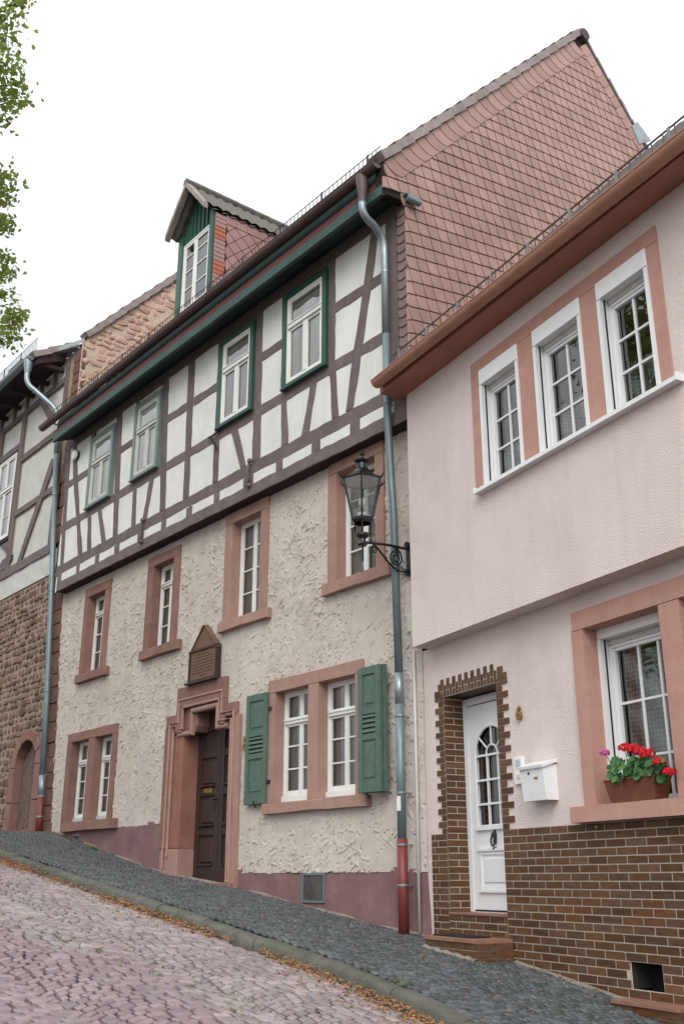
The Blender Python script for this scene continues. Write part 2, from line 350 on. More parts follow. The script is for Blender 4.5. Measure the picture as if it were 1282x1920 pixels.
# ------------------------------------------------------------------ ground
def gz(X):
    xs = [-60, -30, -20, -17.5, -16.5, 0, 12, 60]; zs = [2.9, 2.55, 2.44, 2.36, 2.25, -.01, -1.65, -2.5]
    return float(np.interp(X, xs, zs))
def kerbY(X): return float(np.interp(X, [-60, -16, -7.2, -5.9, -5.2, -3, 5], [-3.2, -2.0, -1.95, -2.12, -2.3, -2.8, -4.5]))
def roadz(X, Y):
    d = kerbY(X)-.14-Y
    return gz(X)-.115 + .035*math.sin(min(max(d, 0), 6)/6*math.pi*2.2) + (.01*d if d < 4 else .04)
def footdz(X): return float(np.interp(X, [-20, -17.6, -15.5, -13.5, -11.6, -10, -8.6, -8.14, -7.6, -6.8, -6], [0, .0, -.12, -.195, -.11, -.10, -.09, -.07, -.065, -.01, .0]))     # the wall foot sags against the kerb
def pavez(X, Y): return gz(X) + footdz(X)*min(1, max(0, 1+Y/1.9)) + .012*(Y-kerbY(X)) - .012
FT = Frame((0, 0, 0), (1, 0, 0), (0, 0, 1))      # flat plan: u = X
class Plan:                                       # plan frame that follows a height function: (x, y) -> point
    def __init__(s, fn, off=0): s.fn = fn; s.off = off
    def __call__(s, x, y, o=0.0): return (x, y, s.fn(x, y)+o+s.off)
mb = MB()
xs = [-150, -100, -60]+[-30+i*2 for i in range(0, 7)]+[-17.5, -16.5]+[-15+i for i in range(0, 28)]+[30, 60, 150]
ys = [-150, -60, -25, -12, -9, 0, 10, 60, 150]
vs = [(x, y, gz(x)-.5) for y in ys for x in xs]; nx = len(xs)
mb.add(vs, [(j*nx+i, j*nx+i+1, (j+1)*nx+i+1, (j+1)*nx+i) for j in range(len(ys)-1) for i in range(nx-1)])
mb.build('ground', 'far_road', kind='structure', label='ground under the sloping street')
road = MB(); road.grid(lambda a, b: (lambda X: (X, kerbY(X)-.1-b*9, roadz(X, kerbY(X)-.1-b*9)-.034))(-40+a*50), 120, 30)
road = road.build('road', 'joint_dirt', kind='structure', smooth=True, label='pink cobbled street sloping down to the right')
pave = MB(); pave.grid(lambda a, b: (lambda X: (X, kerbY(X)+.05+b*(3.2), pavez(X, kerbY(X)+b*3.2)-.016))(-40+a*50), 120, 8)
pave = pave.build('pavement', 'basalt_joint', kind='structure', smooth=True, label='dark basalt pavement along the houses')
# kerb
kb = thing('kerb', (-8, -2, gz(-8)), 'mossy grey stone kerb between the cobbled street and the dark pavement', 'kerb'); kb['kind'] = 'structure'; del kb['category']
X = -32.0
while X < -2.5:
    L = R.uniform(.85, 1.15) if X > -20 else 2.0
    mb = MB(); a, b = X+.006, X+L-.006; n = 6; prof = [(-.145, -.2), (-.145, -.035), (-.125, -.008), (-.09, .002), (-.02, .004), (.0, -.006), (.0, -.2)]
    dz, dy = R.uniform(-.008, .006), R.uniform(-.008, .008); vs = []
    for i in range(n+1):
        x = a+(b-a)*i/n; e = -.006 if i in (0, n) else 0
        for k, (py, pz) in enumerate(prof):
            nzy = 0 if i in (0, n) else R.uniform(-.005, .005)
            vs.append((x, kerbY(x)+py+dy-e*(1 if py < -.1 else 0)+nzy, gz(x)+pz+dz+e+(R.uniform(-.004, .004) if 0 < k < 6 else 0)-.01))
    m_ = len(prof)
    fs = [(i*m_+k, (i+1)*m_+k, (i+1)*m_+k+1, i*m_+k+1) for i in range(n) for k in range(m_-1)]+[tuple(range(m_)), tuple(range(n*m_, (n+1)*m_))[::-1]]
    mb.add(vs, fs); mb.build('kerbstone', 'kerbstone', kb, auto=50); X += L
# road cobbles: segmental arcs
PR = Plan(roadz)
items = {'a': [], 'b': []}
W = 1.2; rowh = .084
def cobble(x0, x1, y0, y1, arc, yc):
    def f(x, y): return (x+arc(y), y)
    g_ = R.uniform(.006, .022); gx = R.uniform(.003, .007); p = [(x0+gx, y0+g_), (x1-gx, y0+g_), (x1-gx, y1-g_), (x0+gx, y1-g_)]
    p = [f(x+R.uniform(-.004, .004), y+R.uniform(-.006, .006)) for x, y in p]
    # cut the corners a little
    q = []
    for i in range(4):
        a, b, c = p[i-1], p[i], p[(i+1) % 4]
        for t, e in ((.09, a), (.09, c)): q.append((b[0]+(e[0]-b[0])*t, b[1]+(e[1]-b[1])*t))
    return q
k = 0
for ci in range(7):
    yA = -2.12-ci*W; yc = yA-W/2
    arc = (lambda y, yc=yc, ci=ci: -.22*(1-((y-yc)/(W/2))**2) if ci % 1 == 0 else 0)
    nrow = int(21/rowh)
    for r in range(nrow):
        x0 = -18.2+r*rowh+R.uniform(-.002, .002); y = yA-(R.random()*.05)-(.05 if r % 2 else 0)
        while y > yA-W-.02:
            w = R.uniform(.10, .165); 
            c = (x0+rowh/2+arc(y-w/2), y-w/2)
            kY = kerbY(c[0])-.15
            if c[1] < kY-.03 and seen((c[0], c[1], roadz(*c)), 160):
                poly = cobble(x0, x0+rowh, y-w, y, arc, yc)
                h = R.uniform(-.002, .002); tl = (R.uniform(-.025, .025), R.uniform(-.025, .025))
                border = -3.75+.25*math.sin(c[0]*.7)+.12*math.sin(c[0]*2.3)
                key = 'b' if c[1] < border+R.uniform(-.15, .15) else 'a'
                items[key].append(((c[0], c[1], roadz(*c)), (lambda m2, poly=poly, h=h, tl=tl: m2.chip(PR, poly, -.05, h, .005, tilt=tl))))
            y -= w+.006
ia, ib = items['a'], items['b']
print('cobbles', len(ia), len(ib))
allc = [(c, f, 'cobble') for c, f in ia]+[(c, f, 'cobble_pink') for c, f in ib]
allc.sort(key=lambda it: float(np.linalg.norm(np.array(it[0])-CAM))+(0 if seen(it[0]) else 50))
for c, f, mk in allc[:300]:
    mb = MB(); f(mb); mb.build('cobblestone', mk, road, auto=35)
for mk in ('cobble', 'cobble_pink'):
    mb = MB()
    for c, f, k_ in allc[300:]:
        if k_ == mk: f(mb)
    mb.build('cobblestone_field', mk, road, kind='stuff', auto=35)
# pavement setts
PP = Plan(pavez)
def wallY(X): return 0.0 if X < XC else -(X-XC)*math.tan(A12)
sett = []
x = -19.5; r = 0
while x < -2.8:
    step = .062; y = kerbY(x)+.03+(.03 if r % 2 else 0)+R.random()*.02
    while y < wallY(x)+.02:
        w = R.uniform(.05, .075); amp = .05
        bend = lambda yy: amp*math.sin((yy-wallY(x))*4.2)+.3*max(0, x+6.5)*(yy+1.2)*.5
        cx_ = x+bend(y)
        if seen((cx_, y, pavez(cx_, y)), 120):
            p = [(x+.004, y+.004), (x+step-.004, y+.004), (x+step-.004, y+w-.004), (x+.004, y+w-.004)]
            p = [(a+bend(b)+R.uniform(-.008, .008), b+R.uniform(-.008, .008)) for a, b in p]
            q = []
            for i in range(4):
                a, b, c = p[i-1], p[i], p[(i+1) % 4]
                for e in (a, c): q.append((b[0]+(e[0]-b[0])*.18, b[1]+(e[1]-b[1])*.18))
            h = R.uniform(-.003, .003); tl = (R.uniform(-.05, .05), R.uniform(-.05, .05))
            sett.append(((cx_, y, pavez(cx_, y)), (lambda m2, poly=q, h=h, tl=tl: m2.chip(PP, poly, -.025, h, .007, tilt=tl))))
        y += w+.004
    x += step; r += 1
print('setts', len(sett))
pieces('paving_sett', sett, 'basalt', pave, auto=35)

# ------------------------------------------------------------------ window helper
def ring(mb, F, u0, u1, z0, z1, w, o0, o1, wt=None, wb=None, bev=.004, tone=None):
    wt = w if wt is None else wt; wb = w if wb is None else wb
    mb.chip(F, rect(u0, u0+w, z0, z1), o0, o1, bev, tone); mb.chip(F, rect(u1-w, u1, z0, z1), o0, o1, bev, tone)
    mb.chip(F, rect(u0+w, u1-w, z1-wt, z1), o0, o1-.001, bev, tone); mb.chip(F, rect(u0+w, u1-w, z0, z0+wb), o0, o1-.001, bev, tone)
def curtain(F, u0, u1, z0, z1, o, parent, m_='curtain', folds=26, amp=.012):
    mb = MB(); ph = R.random()*6
    mb.grid(lambda a, b: F(u0+(u1-u0)*a, z0+(z1-z0)*b, o+amp*math.sin(a*folds*(u1-u0)*3+ph+.6*math.sin(b*3))), max(12, int((u1-u0)*60)), 3)
    ob = mb.build('curtain', m_, parent, smooth=True)
    return ob
def window(F, parent, u0, u1, z0, z1, o, vb, hb, fr='white_paint', fw=.045, sw=.038, mw=.02, transom=None, tw=.05, heavy_v=(), depth=.05, cur=None, name='window', lab=None, topw=None, botw=None, glassm='glass'):
    """outer frame = the part; sash bars and panes are its sub-parts. vb / hb: positions of vertical and horizontal bars"""
    mb = MB(); ring(mb, F, u0, u1, z0, z1, fw, o-depth, o, wt=topw, wb=botw)
    w = mb.build(name, fr, parent, label=lab)
    a0, a1 = u0+fw, u1-fw; b0, b1 = z0+(botw or fw), z1-(topw or fw)
    bars = MB()
    zz = [(b0, b1)] if transom is None else [(b0, transom-tw/2), (transom+tw/2, b1)]
    if transom is not None:
        bars.chip(F, rect(a0, a1, transom-tw/2, transom+tw/2), o-depth, o+.018, .006)
        bars.chip(F, rect(a0, a1, transom+tw/2-.012, transom+tw/2+.004), o-depth, o+.03, .003)
    vs = sorted(heavy_v); edges = [a0]+[x for v in vs for x in (v, v)]+[a1]
    for (c0, c1) in zz:
        cols = list(zip(edges[::2], edges[1::2]))
        for (s0, s1) in cols:
            l0 = s0 if s0 == a0 else s0+.002; l1 = s1 if s1 == a1 else s1-.002
            ring(bars, F, l0, l1, c0, c1, sw, o-depth+.005, o-.008)
            iv = [v for v in vb if l0+sw < v < l1-sw]; ih = [h for h in hb if c0+sw < h < c1-sw]
            ue = [l0+sw]+[x for v in iv for x in (v-mw/2, v+mw/2)]+[l1-sw]; ze = [c0+sw]+[x for v in ih for x in (v-mw/2, v+mw/2)]+[c1-sw]
            for v in iv: bars.chip(F, rect(v-mw/2, v+mw/2, c0+sw, c1-sw), o-depth+.012, o-.012, .004)
            for h in ih:
                for p, q in zip(ue[::2], ue[1::2]): bars.chip(F, rect(p, q, h-mw/2, h+mw/2), o-depth+.012, o-.014, .004)
            for p, q in zip(ue[::2], ue[1::2]):
                for r_, s_ in zip(ze[::2], ze[1::2]):
                    g = MB(); g.quad(F(p-.003, r_-.003, o-.03), F(q+.003, r_-.003, o-.03), F(q+.003, s_+.003, o-.03), F(p-.003, s_+.003, o-.03)); g.build('glass_pane', glassm, w)
    bars.build('sash_bars', fr, w)
    if cur:
        for (c0, c1, mm, oo) in cur: curtain(F, u0+(u1-u0)*c0, u0+(u1-u0)*c1, z0, z1, o-oo, w, mm)
    return w
def surround(F, parent, u0, u1, z0, z1, iu0, iu1, iz0, iz1, m_='sandstone', o=.03, d=.14, sill=None, sillo=.09, mull=None, lean=0):
    """stone jambs, lintel and sill round an opening; outer rect then opening rect"""
    mb = MB(); mb.chip(F, wob(rect(u0, u1, iz1, z1), .003, .4), -d, o, .006); mb.build('stone_lintel', m_, parent)
    for a, b in ((u0, iu0), (iu1, u1)):
        mb = MB(); mb.chip(F, wob(rect(a, b, iz0, iz1-.002), .003, .4), -d, o-.002, .006); mb.build('stone_jamb', m_, parent)
    if mull:
        mb = MB(); mb.chip(F, wob(rect(mull[0], mull[1], iz0, iz1-.002), .003, .4), -d, o-.003, .006); mb.build('stone_mullion', m_, parent)
    mb = MB(); s0, s1, q0, q1 = sill; mb.chip(F, wob(rect(s0, s1, q0, q1), .004, .3), -d, sillo, .012); mb.build('stone_sill', m_, parent)

# ================================================================== MIDDLE HOUSE
h8 = thing('half_timbered_house', (-13, .5, gz(-13)), 'half-timbered house with rough beige plaster below and a pink slated gable', 'house')
# solid core behind the walls
mb = MB(); mb.box(F8, -17.9, GX-.15, -.5, 9.6, -7.9, -.65); mb.build('interior_core', 'dark_room', h8)
# rough trowelled plaster, real relief
def lean(z): return -17.66-.44*(z-2.37)/3.98
def plaster_wall():
    u0, u1, z0, z1 = -18.2, XC+.02, .6, 6.80; st = .0115
    nu, nz = int((u1-u0)/st), int((z1-z0)/st)
    rs = np.random.RandomState(3)
    H = np.zeros((nz+1, nu+1), np.float32)
    def smooth_noise(sc, amp):
        g = rs.rand(int(nz/sc)+3, int(nu/sc)+3).astype(np.float32)
        yy = np.arange(nz+1)/sc; xx = np.arange(nu+1)/sc; y0 = yy.astype(int); x0 = xx.astype(int)
        fy = (yy-y0)[:, None]; fx = (xx-x0)[None, :]; fy = fy*fy*(3-2*fy); fx = fx*fx*(3-2*fx)
        return amp*((g[y0][:, x0]*(1-fx)+g[y0][:, x0+1]*fx)*(1-fy)+(g[y0+1][:, x0]*(1-fx)+g[y0+1][:, x0+1]*fx)*fy)
    H += smooth_noise(70, .012)+smooth_noise(26, .007)+smooth_noise(8, .003)
    cl_ = .6*smooth_noise(38, 1.0)+.4*smooth_noise(14, 1.0)
    for i in range(24000):                        # trowel strokes: a thin smear with one sharp ragged edge
        cu, cz = rs.rand()*nu, rs.rand()*nz
        if cl_[int(cz), int(cu)] < .26+rs.rand()*.42: continue
        th = rs.normal(.72, .4) if rs.rand() < .7 else rs.uniform(0, 3.14); L = rs.uniform(1.2, 6.0)*(2.4 if rs.rand() < .10 else 1); w = rs.uniform(.3, .7); amp = .0025+.016*rs.rand()**2; sg = 1 if rs.rand() < .6 else -1
        k = int(L+4); i0, i1 = max(0, int(cz)-k), min(nz, int(cz)+k); j0, j1 = max(0, int(cu)-k), min(nu, int(cu)+k)
        if i1 <= i0 or j1 <= j0: continue
        yy, xx = np.mgrid[i0:i1, j0:j1]; dx = xx-cu; dy = yy-cz; c, s_ = math.cos(th), math.sin(th); bow = rs.uniform(-.03, .03)
        a = dx*c+dy*s_; b = (-dx*s_+dy*c+bow*a*a)*sg
        prof = (np.where(b > 0, np.exp(-(b/(w*.5))**2), np.exp(-(b/(w*2.4))**2))-.55*np.exp(-((b-w*.9)/(w*.6))**2))*np.exp(-(a/L)**4)
        H[i0:i1, j0:j1] += (amp*prof).astype(np.float32)
    for i in range(2600):                          # pits
        a, b = int(rs.rand()*(nz-3))+1, int(rs.rand()*(nu-3))+1; H[a:a+1+(i % 3 == 0), b:b+2] -= rs.uniform(.012, .035)
    us = u0+np.arange(nu+1)*st; zs = z0+np.arange(nz+1)*st
    U, Z = np.meshgrid(us, zs)
    left = -17.66-.44*(Z-2.37)/3.98
    U2 = np.maximum(U, left)
    V = np.stack([U2, -(np.minimum(H, .040)+.0), Z], -1).reshape(-1, 3)
    ok = np.ones((nz, nu), bool)
    uc = us[:-1]+st/2; zc = zs[:-1]+st/2; UC, ZC = np.meshgrid(uc, zc)
    holes = [(-9.7, -8.8, 5.1, 6.7), (-12.2, -11.25, 5.05, 6.65), (-14.55, -13.7, 5.05, 6.55), (-16.95, -16.1, 5.0, 6.5), (-17.15, -15.4, 2.42, 3.93), (-11.0, -9.2, 2.42, 4.0), (-13.5, -11.85, .5, 3.85), (-13.3, -12.2, 3.8, 4.2)]
    for a, b, c, d in holes: ok &= ~((UC > a) & (UC < b) & (ZC > c) & (ZC < d))
    ptop = np.where(UC > -12.5, 1.67, 2.36)+.004*np.sin(UC*7)+.004*np.sin(UC*23)
    ok &= ZC > ptop
    ok &= (UC+st > (-17.66-.44*(ZC-2.37)/3.98))
    ii, jj = np.nonzero(ok); b = ii*(nu+1)+jj
    Fc = np.stack([b, b+1, b+nu+2, b+nu+1], 1)
    used, inv = np.unique(Fc, return_inverse=True); Fc = inv.reshape(Fc.shape); V = V[used]
    c = (V.min(0)+V.max(0))/2
    me = D.meshes.new('rough_plaster'); me.vertices.add(len(V)); me.vertices.foreach_set('co', (V-c).ravel())
    me.loops.add(Fc.size); me.loops.foreach_set('vertex_index', Fc.ravel().astype(np.int32))
    me.polygons.add(len(Fc)); me.polygons.foreach_set('loop_start', np.arange(len(Fc), dtype=np.int32)*4); me.polygons.foreach_set('loop_total', np.full(len(Fc), 4, np.int32))
    me.polygons.foreach_set('use_smooth', [True]*len(Fc)); me.update(calc_edges=True); me.materials.append(MATS['stucco'])
    o = D.objects.new('rough_plaster', me); col.objects.link(o); ORG[o] = c; o.parent = h8; o.location = Vector(c)-Vector(ORG[h8])
plaster_wall()
# painted plinth (smooth) behind the plaster foot
mb = MB()
mb.grid(lambda a, b: F8(-17.75+a*4.05, 1.3+b*1.1, .005+.004*math.sin(a*40+b*9)), 40, 8); mb.build('plinth', 'plinth_paint', h8, smooth=True, label='dull purple painted plinth uphill of the portal')
mb = MB()
mb.grid(lambda a, b: F8(-11.85+a*3.82, .5+b*1.22, .005+.005*math.sin(a*30+b*7)), 40, 8); mb.build('plinth', 'plinth_paint', h8, smooth=True, label='wine red painted plinth downhill of the portal')
# upper windows of the stone storeys
S = [(-9.80, -8.70, 5.12, 6.77, -9.62, -8.86, 5.28), (-12.28, -11.18, 5.08, 6.74, -12.09, -11.35, 5.24), (-14.66, -13.62, 5.06, 6.63, -14.46, -13.80, 5.20), (-17.03, -16.02, 5.02, 6.61, -16.87, -16.20, 5.16)]
sills = [(-9.87, -8.58, 4.97, 5.12), (-12.33, -11.07, 4.94, 5.08), (-14.70, -13.45, 4.91, 5.06), (-17.07, -15.86, 4.87, 5.02)]
for k, ((a, b, z0, z1, c, d, iz0), sl) in enumerate(zip(S, sills)):
    sm = 'sandstone' if k < 2 else 'sandstone_dark'
    it = z1-.17
    surround(F8, h8, a, b, z0, z1, c, d, z0-.002, it, sm, o=.05, d=.2, sill=sl, sillo=.10)
    mid = (c+d)/2
    if k < 2:
        hb = [z0+(it-z0)*t for t in (.27, .5, .73)]
        window(F8, h8, c, d, z0, it, -.11, [], hb, heavy_v=[mid], cur=[(0, 1, 'curtain_grey', .075)], fw=.03, sw=.035)
    else:
        tr = it-.33; hb = [z0+(tr-z0)*t for t in (.36, .66)]
        window(F8, h8, c, d, z0, it, -.11, [], hb, heavy_v=[mid], transom=tr, cur=[(0, 1, 'curtain_grey', .075)], fw=.03, sw=.035)
# ground floor double windows
surround(F8, h8, -11.06, -9.12, 2.5, 4.06, -10.9, -9.26, 2.5, 3.9, 'sandstone', .05, .2, (-11.08, -9.02, 2.37, 2.5), .10, (-10.18, -9.98))
for a, b in ((-10.9, -10.18), (-9.98, -9.26)):
    mb = MB(); mb.chip(F8, rect(a, b, 2.5, 2.585), -.16, -.08, .004); mb.build('window_board', 'white_paint', h8)
    window(F8, h8, a, b, 2.587, 3.9, -.11, [], [2.587+.92*.36, 2.587+.92*.67], heavy_v=[(a+b)/2], transom=3.51, cur=[(0, 1, 'curtain_grey', .08)], fw=.03, sw=.033)
surround(F8, h8, -17.22, -15.36, 2.5, 4.0, -17.04, -15.50, 2.5, 3.85, 'sandstone_dark', .05, .2, (-17.12, -15.15, 2.35, 2.5), .10, (-16.37, -16.14))
for a, b in ((-17.04, -16.37), (-16.14, -15.5)):
    mb = MB(); mb.chip(F8, rect(a, b, 2.5, 2.575), -.16, -.08, .004); mb.build('window_board', 'old_white', h8)
    window(F8, h8, a, b, 2.577, 3.85, -.11, [], [2.577+.9*.36, 2.577+.9*.67], heavy_v=[(a+b)/2], transom=3.49, cur=[(0, 1, 'curtain_grey', .085)], fw=.03, sw=.033)
# portal with stepped lintel
def portal():
    jm = 'sandstone_orange'; base = 1.3
    # flat outer blocks
    def blk(name, poly, o0, o1, m_, bev=.01):
        mb = MB(); mb.chip(F8, wob(poly, .006, .3), o0, o1, bev); return mb.build(name, m_, h8)
    blk('portal_block', rect(-13.42, -12.08, 3.99, 4.29), -.2, .07, 'sandstone_dark')
    blk('portal_block', rect(-13.42, -13.26, 3.62, 3.988), -.2, .07, 'sandstone_dark'); blk('portal_block', rect(-12.2, -12.08, 3.62, 3.988), -.2, .07, 'sandstone_dark')
    blk('portal_block', rect(-13.70, -13.422, 3.72, 3.9), -.2, .07, 'sandstone_dark'); blk('portal_block', rect(-12.078, -11.78, 3.72, 3.9), -.2, .07, 'sandstone_dark')
    blk('portal_jamb', rect(-13.72, -13.50, 2.0, 3.718), -.2, .065, 'sandstone_dark'); blk('portal_jamb', rect(-13.72, -13.22, base, 1.998), -.25, .045, 'sandstone')
    blk('portal_jamb', rect(-13.498, -13.22, 2.002, 3.60), -.25, .035, 'sandstone_orange')
    blk('portal_jamb', rect(-11.82, -11.70, 1.3, 3.718), -.2, .065, 'sandstone'); blk('portal_jamb', rect(-11.94, -11.822, 1.3, 3.62), -.25, .03, 'sandstone_dark')
    # roll mouldings following the stepped line
    def roll(name, pts, r, o, m_):
        mb = MB(); mb.tube([F8(u, z, o) for u, z in pts], r, 10); mb.build(name, m_, h8, auto=60)
    roll('portal_moulding', [(-13.58, 1.75), (-13.58, 3.78), (-13.34, 3.78), (-13.34, 4.10), (-12.15, 4.10), (-12.15, 3.78), (-11.84, 3.78), (-11.83, 1.56)], .018, .07, 'sandstone')
    roll('portal_moulding', [(-13.49, 1.9), (-13.49, 3.68), (-13.24, 3.68), (-13.24, 3.99), (-12.24, 3.99), (-12.24, 3.68), (-11.91, 3.68), (-11.90, 1.56)], .024, .055, 'sandstone')
    roll('portal_moulding', [(-13.38, 3.6), (-13.02, 3.6), (-13.02, 3.92), (-12.32, 3.92), (-12.32, 3.6), (-12.02, 3.6)], .05, .01, 'sandstone')
    mb = MB(); mb.chip(F8, [(-13.26, 3.62), (-13.0, 3.62), (-12.95, 3.7), (-12.95, 3.99), (-13.26, 3.99)], -.25, .0, .03); mb.build('portal_corbel', 'sandstone_dark', h8)
    mb = MB(); mb.chip(F8, [(-12.2, 3.62), (-12.3, 3.66), (-12.34, 3.74), (-12.34, 3.99), (-12.2, 3.99)][::-1], -.25, .0, .03); mb.build('portal_corbel', 'sandstone_dark', h8)
    mb = MB(); mb.chip(F8, rect(-13.0, -12.3, 3.9, 3.99), -.25, -.01, .01); mb.build('portal_block', 'sandstone_dark', h8)
    # threshold stone
    mb = MB(); mb.chip(F8, wob(rect(-13.15, -11.72, 1.2, 1.55), .01, .3), -.3, .12, .02); mb.build('threshold_stone', 'sandstone_dark', h8)
    # two door leaves
    for i, (a, b) in enumerate(((-13.22, -12.605), (-12.595, -11.94))):
        mb = MB(); mb.box(F8, a, b, 1.552, 3.98, -.30, -.255); d = mb.build('door_leaf', 'door_wood', h8, label=None)
        w = MB(); ring(w, F8, a, b, 1.552, 3.98, .1, -.255, -.225, wt=.35, wb=.22)
        for z in (2.18, 2.72, 3.25): w.chip(F8, rect(a+.1, b-.1, z, z+.1), -.255, -.227, .006)
        w.build('door_frame', 'door_wood', d)
        for z in (1.83, 2.36, 2.9):
            p = MB(); p.chip(F8, rect(a+.15, b-.15, z-.02, z+.31), -.255, -.232, .02); p.build('door_panel', 'door_wood', d)
            p = MB(); p.chip(F8, rect(a+.13, b-.13, z-.055, z-.03), -.255, -.195, .008); p.build('panel_ledge', 'door_wood', d)
        if i == 0:
            p = MB(); p.chip(F8, rect(-13.02, -12.8, 2.755, 2.825), -.23, -.215, .006); p.build('letter_slot', 'brass', d)
            p = MB(); p.tube([F8(-12.66, 2.66, -.225), F8(-12.66, 2.66, -.16)], .014); p.tube([F8(-12.66, 2.66, -.165), F8(-12.66, 2.5, -.165)], .012); p.ball(F8(-12.66, 2.66, -.16), .022); p.build('door_handle', 'iron', d)
portal()
# ventilation grilles in the plinth
def grille(u0, u1, z0, z1, n, lab):
    mb = MB(); ring(mb, F8, u0, u1, z0, z1, .022, .0, .03); g = mb.build('vent_grille', 'zinc_dark', h8, label=lab)
    mb = MB(); mb.quad(F8(u0, z0, .008), F8(u1, z0, .008), F8(u1, z1, .008), F8(u0, z1, .008)); mb.build('vent_recess', 'dark_room', g)
    mb = MB()
    for i in range(n): z = z0+.03+(z1-z0-.06)*i/(n-1); mb.box(F8, u0+.02, u1-.02, z-.0025, z+.0025, .012, .018)
    for i in range(n): u = u0+.03+(u1-u0-.06)*i/(n-1); mb.box(F8, u-.003, u+.003, z0+.02, z1-.02, .013, .02)
    mb.build('grille_mesh', 'steel', g, kind='stuff')
grille(-10.29, -9.86, 1.34, 1.665, 14, 'square wire grille in the wine red plinth'); grille(-16.74, -16.46, 2.02, 2.3, 8, 'small dark grille under the uphill window')
# ---- jettied timber storey
O8 = .2
mb = MB(); mb.box(F8, -18.15, GX-.12, 6.77, 9.92, .05, O8-.03); mb.build('frame_backing', 'infill', h8)
posts = {'K1': [[(530, 600), (583, 600), (592, 1160), (560, 1290)], [(140, 640), (166, 640), (193, 1480), (195, 1890), (145, 1910), (138, 1480)]]}
beams = []
def beam(poly, o=.207, step=.22, m_='timber'): beams.append((poly, o, m_))
# horizontals
beam(rect(-18.2, -8.18, 9.72, 9.915), .2065); beam(rect(-18.1, -8.2, 7.085, 7.275), .2060)
beam(rect(-18.0, -8.02, 6.755, 6.93), .215)
for z0, z1, segs in ((8.855, 9.01, [(-9.49, -8.2), (-11.24, -10.66), (-13.18, -12.45), (-14.1, -13.36), (-15.82, -15.18), (-18.15, -16.95)]),
                     (7.965, 8.125, [(-18.1, -8.2)])):
    for a, b in segs: beam(rect(a, b, z0, z1), .2050)
def post(l0, r0, l1, r1, z0, z1, o=.2075): beam([(l0, z0), (r0, z0), (r1, z1), (l1, z1)], o)
post(-9.52, -9.38, -9.58, -9.45, 7.27, 8.0); post(-9.60, -9.46, -9.63, -9.46, 7.95, 9.72, .2082)
post(-10.66, -10.50, -10.70, -10.58, 7.27, 8.2); post(-10.70, -10.6, -10.72, -10.6, 8.15, 9.72, .2082)
post(-11.38, -11.19, -11.42, -11.22, 7.27, 9.72); post(-12.46, -12.32, -12.47, -12.33, 7.27, 9.72)
post(-13.34, -13.17, -13.41, -13.2, 7.27, 9.72); post(-14.09, -13.91, -14.28, -14.07, 7.27, 9.72)
post(-15.07, -14.92, -15.11, -14.99, 7.27, 8.1); post(-15.19, -15.05, -15.22, -15.12, 8.05, 9.72, .2082)
post(-15.75, -15.58, -15.99, -15.78, 7.22, 9.72); post(-16.76, -16.61, -16.9, -16.76, 7.2, 8.1); post(-17.02, -16.88, -17.05, -16.9, 8.0, 9.72, .2082)
post(-17.93, -17.79, -18.2, -18.0, 7.17, 9.75); post(-8.36, -8.18, -8.40, -8.2, 7.27, 9.72)
# braces
beam([(-9.23, 7.28), (-9.09, 7.27), (-8.88, 8.14), (-8.68, 9.01), (-8.53, 9.72), (-8.69, 9.72), (-8.85, 9.0), (-9.06, 8.15)], .2092)
for p in ([(-10.20, 7.26), (-10.02, 7.27), (-9.86, 7.98), (-10.0, 7.98)], [(-11.68, 7.26), (-11.54, 7.27), (-11.82, 7.98), (-11.99, 7.98)], [(-14.68, 7.26), (-14.53, 7.26), (-14.37, 7.98), (-14.52, 7.98)],
          [(-16.17, 7.24), (-16.01, 7.24), (-16.33, 7.98), (-16.47, 7.98)], [(-17.12, 7.2), (-16.96, 7.2), (-17.26, 8.1), (-17.58, 9.2), (-17.72, 9.72), (-17.88, 9.72), (-17.72, 9.0), (-17.38, 8.03)]): beam(p, .2094)
# joist ends between the little panels
for a, b in ((-9.15, -8.94), (-9.96, -9.76), (-10.78, -10.61), (-11.60, -11.33), (-12.40, -12.23), (-13.21, -13.02), (-14.0, -13.83), (-14.81, -14.58), (-15.65, -15.45), (-16.40, -16.23), (-17.17, -17.03), (-18.0, -17.82), (-8.5, -8.38), (-8.3, -8.04)):
    beam(rect(a, b, 6.925, 7.09), .2110)
for poly, o, m_ in beams:
    mb = MB(); mb.chip(F8, wob(poly, .010, .16), .1, o, .010); mb.build('timber_beam', m_, h8)
# plaster panels in every field
def panel(a, b, z0, z1, o=.196):
    mb = MB(); mb.chip(F8, rect(a, b, z0, z1), .1, o, .012); mb.build('plaster_panel', 'infill', h8)
px_ = [-18.05, -16.9, -15.85, -15.1, -14.1, -13.3, -12.4, -11.3, -10.64, -9.5, -8.25]
for i in range(len(px_)-1):
    a, b = px_[i]+.01, px_[i+1]-.01
    win = i in (1, 3, 6, 8)
    panel(a, b, 7.2, 8.04)
    if not win: panel(a, b, 8.05, 8.93); panel(a, b, 8.94, 9.8)
jj = [-18.0, -17.1, -16.3, -15.55, -14.7, -13.9, -13.1, -12.3, -11.45, -10.7, -9.86, -9.05, -8.4, -8.1]
for a, b in zip(jj, jj[1:]): panel(a+.02, b-.02, 6.9, 7.12, .205)
# underside and dark strip of the jetty
mb = MB(); mb.box(F8, -18.0, -8.03, 6.745, 6.775, -.02, .214); mb.build('jetty_soffit', 'timber_dark', h8)
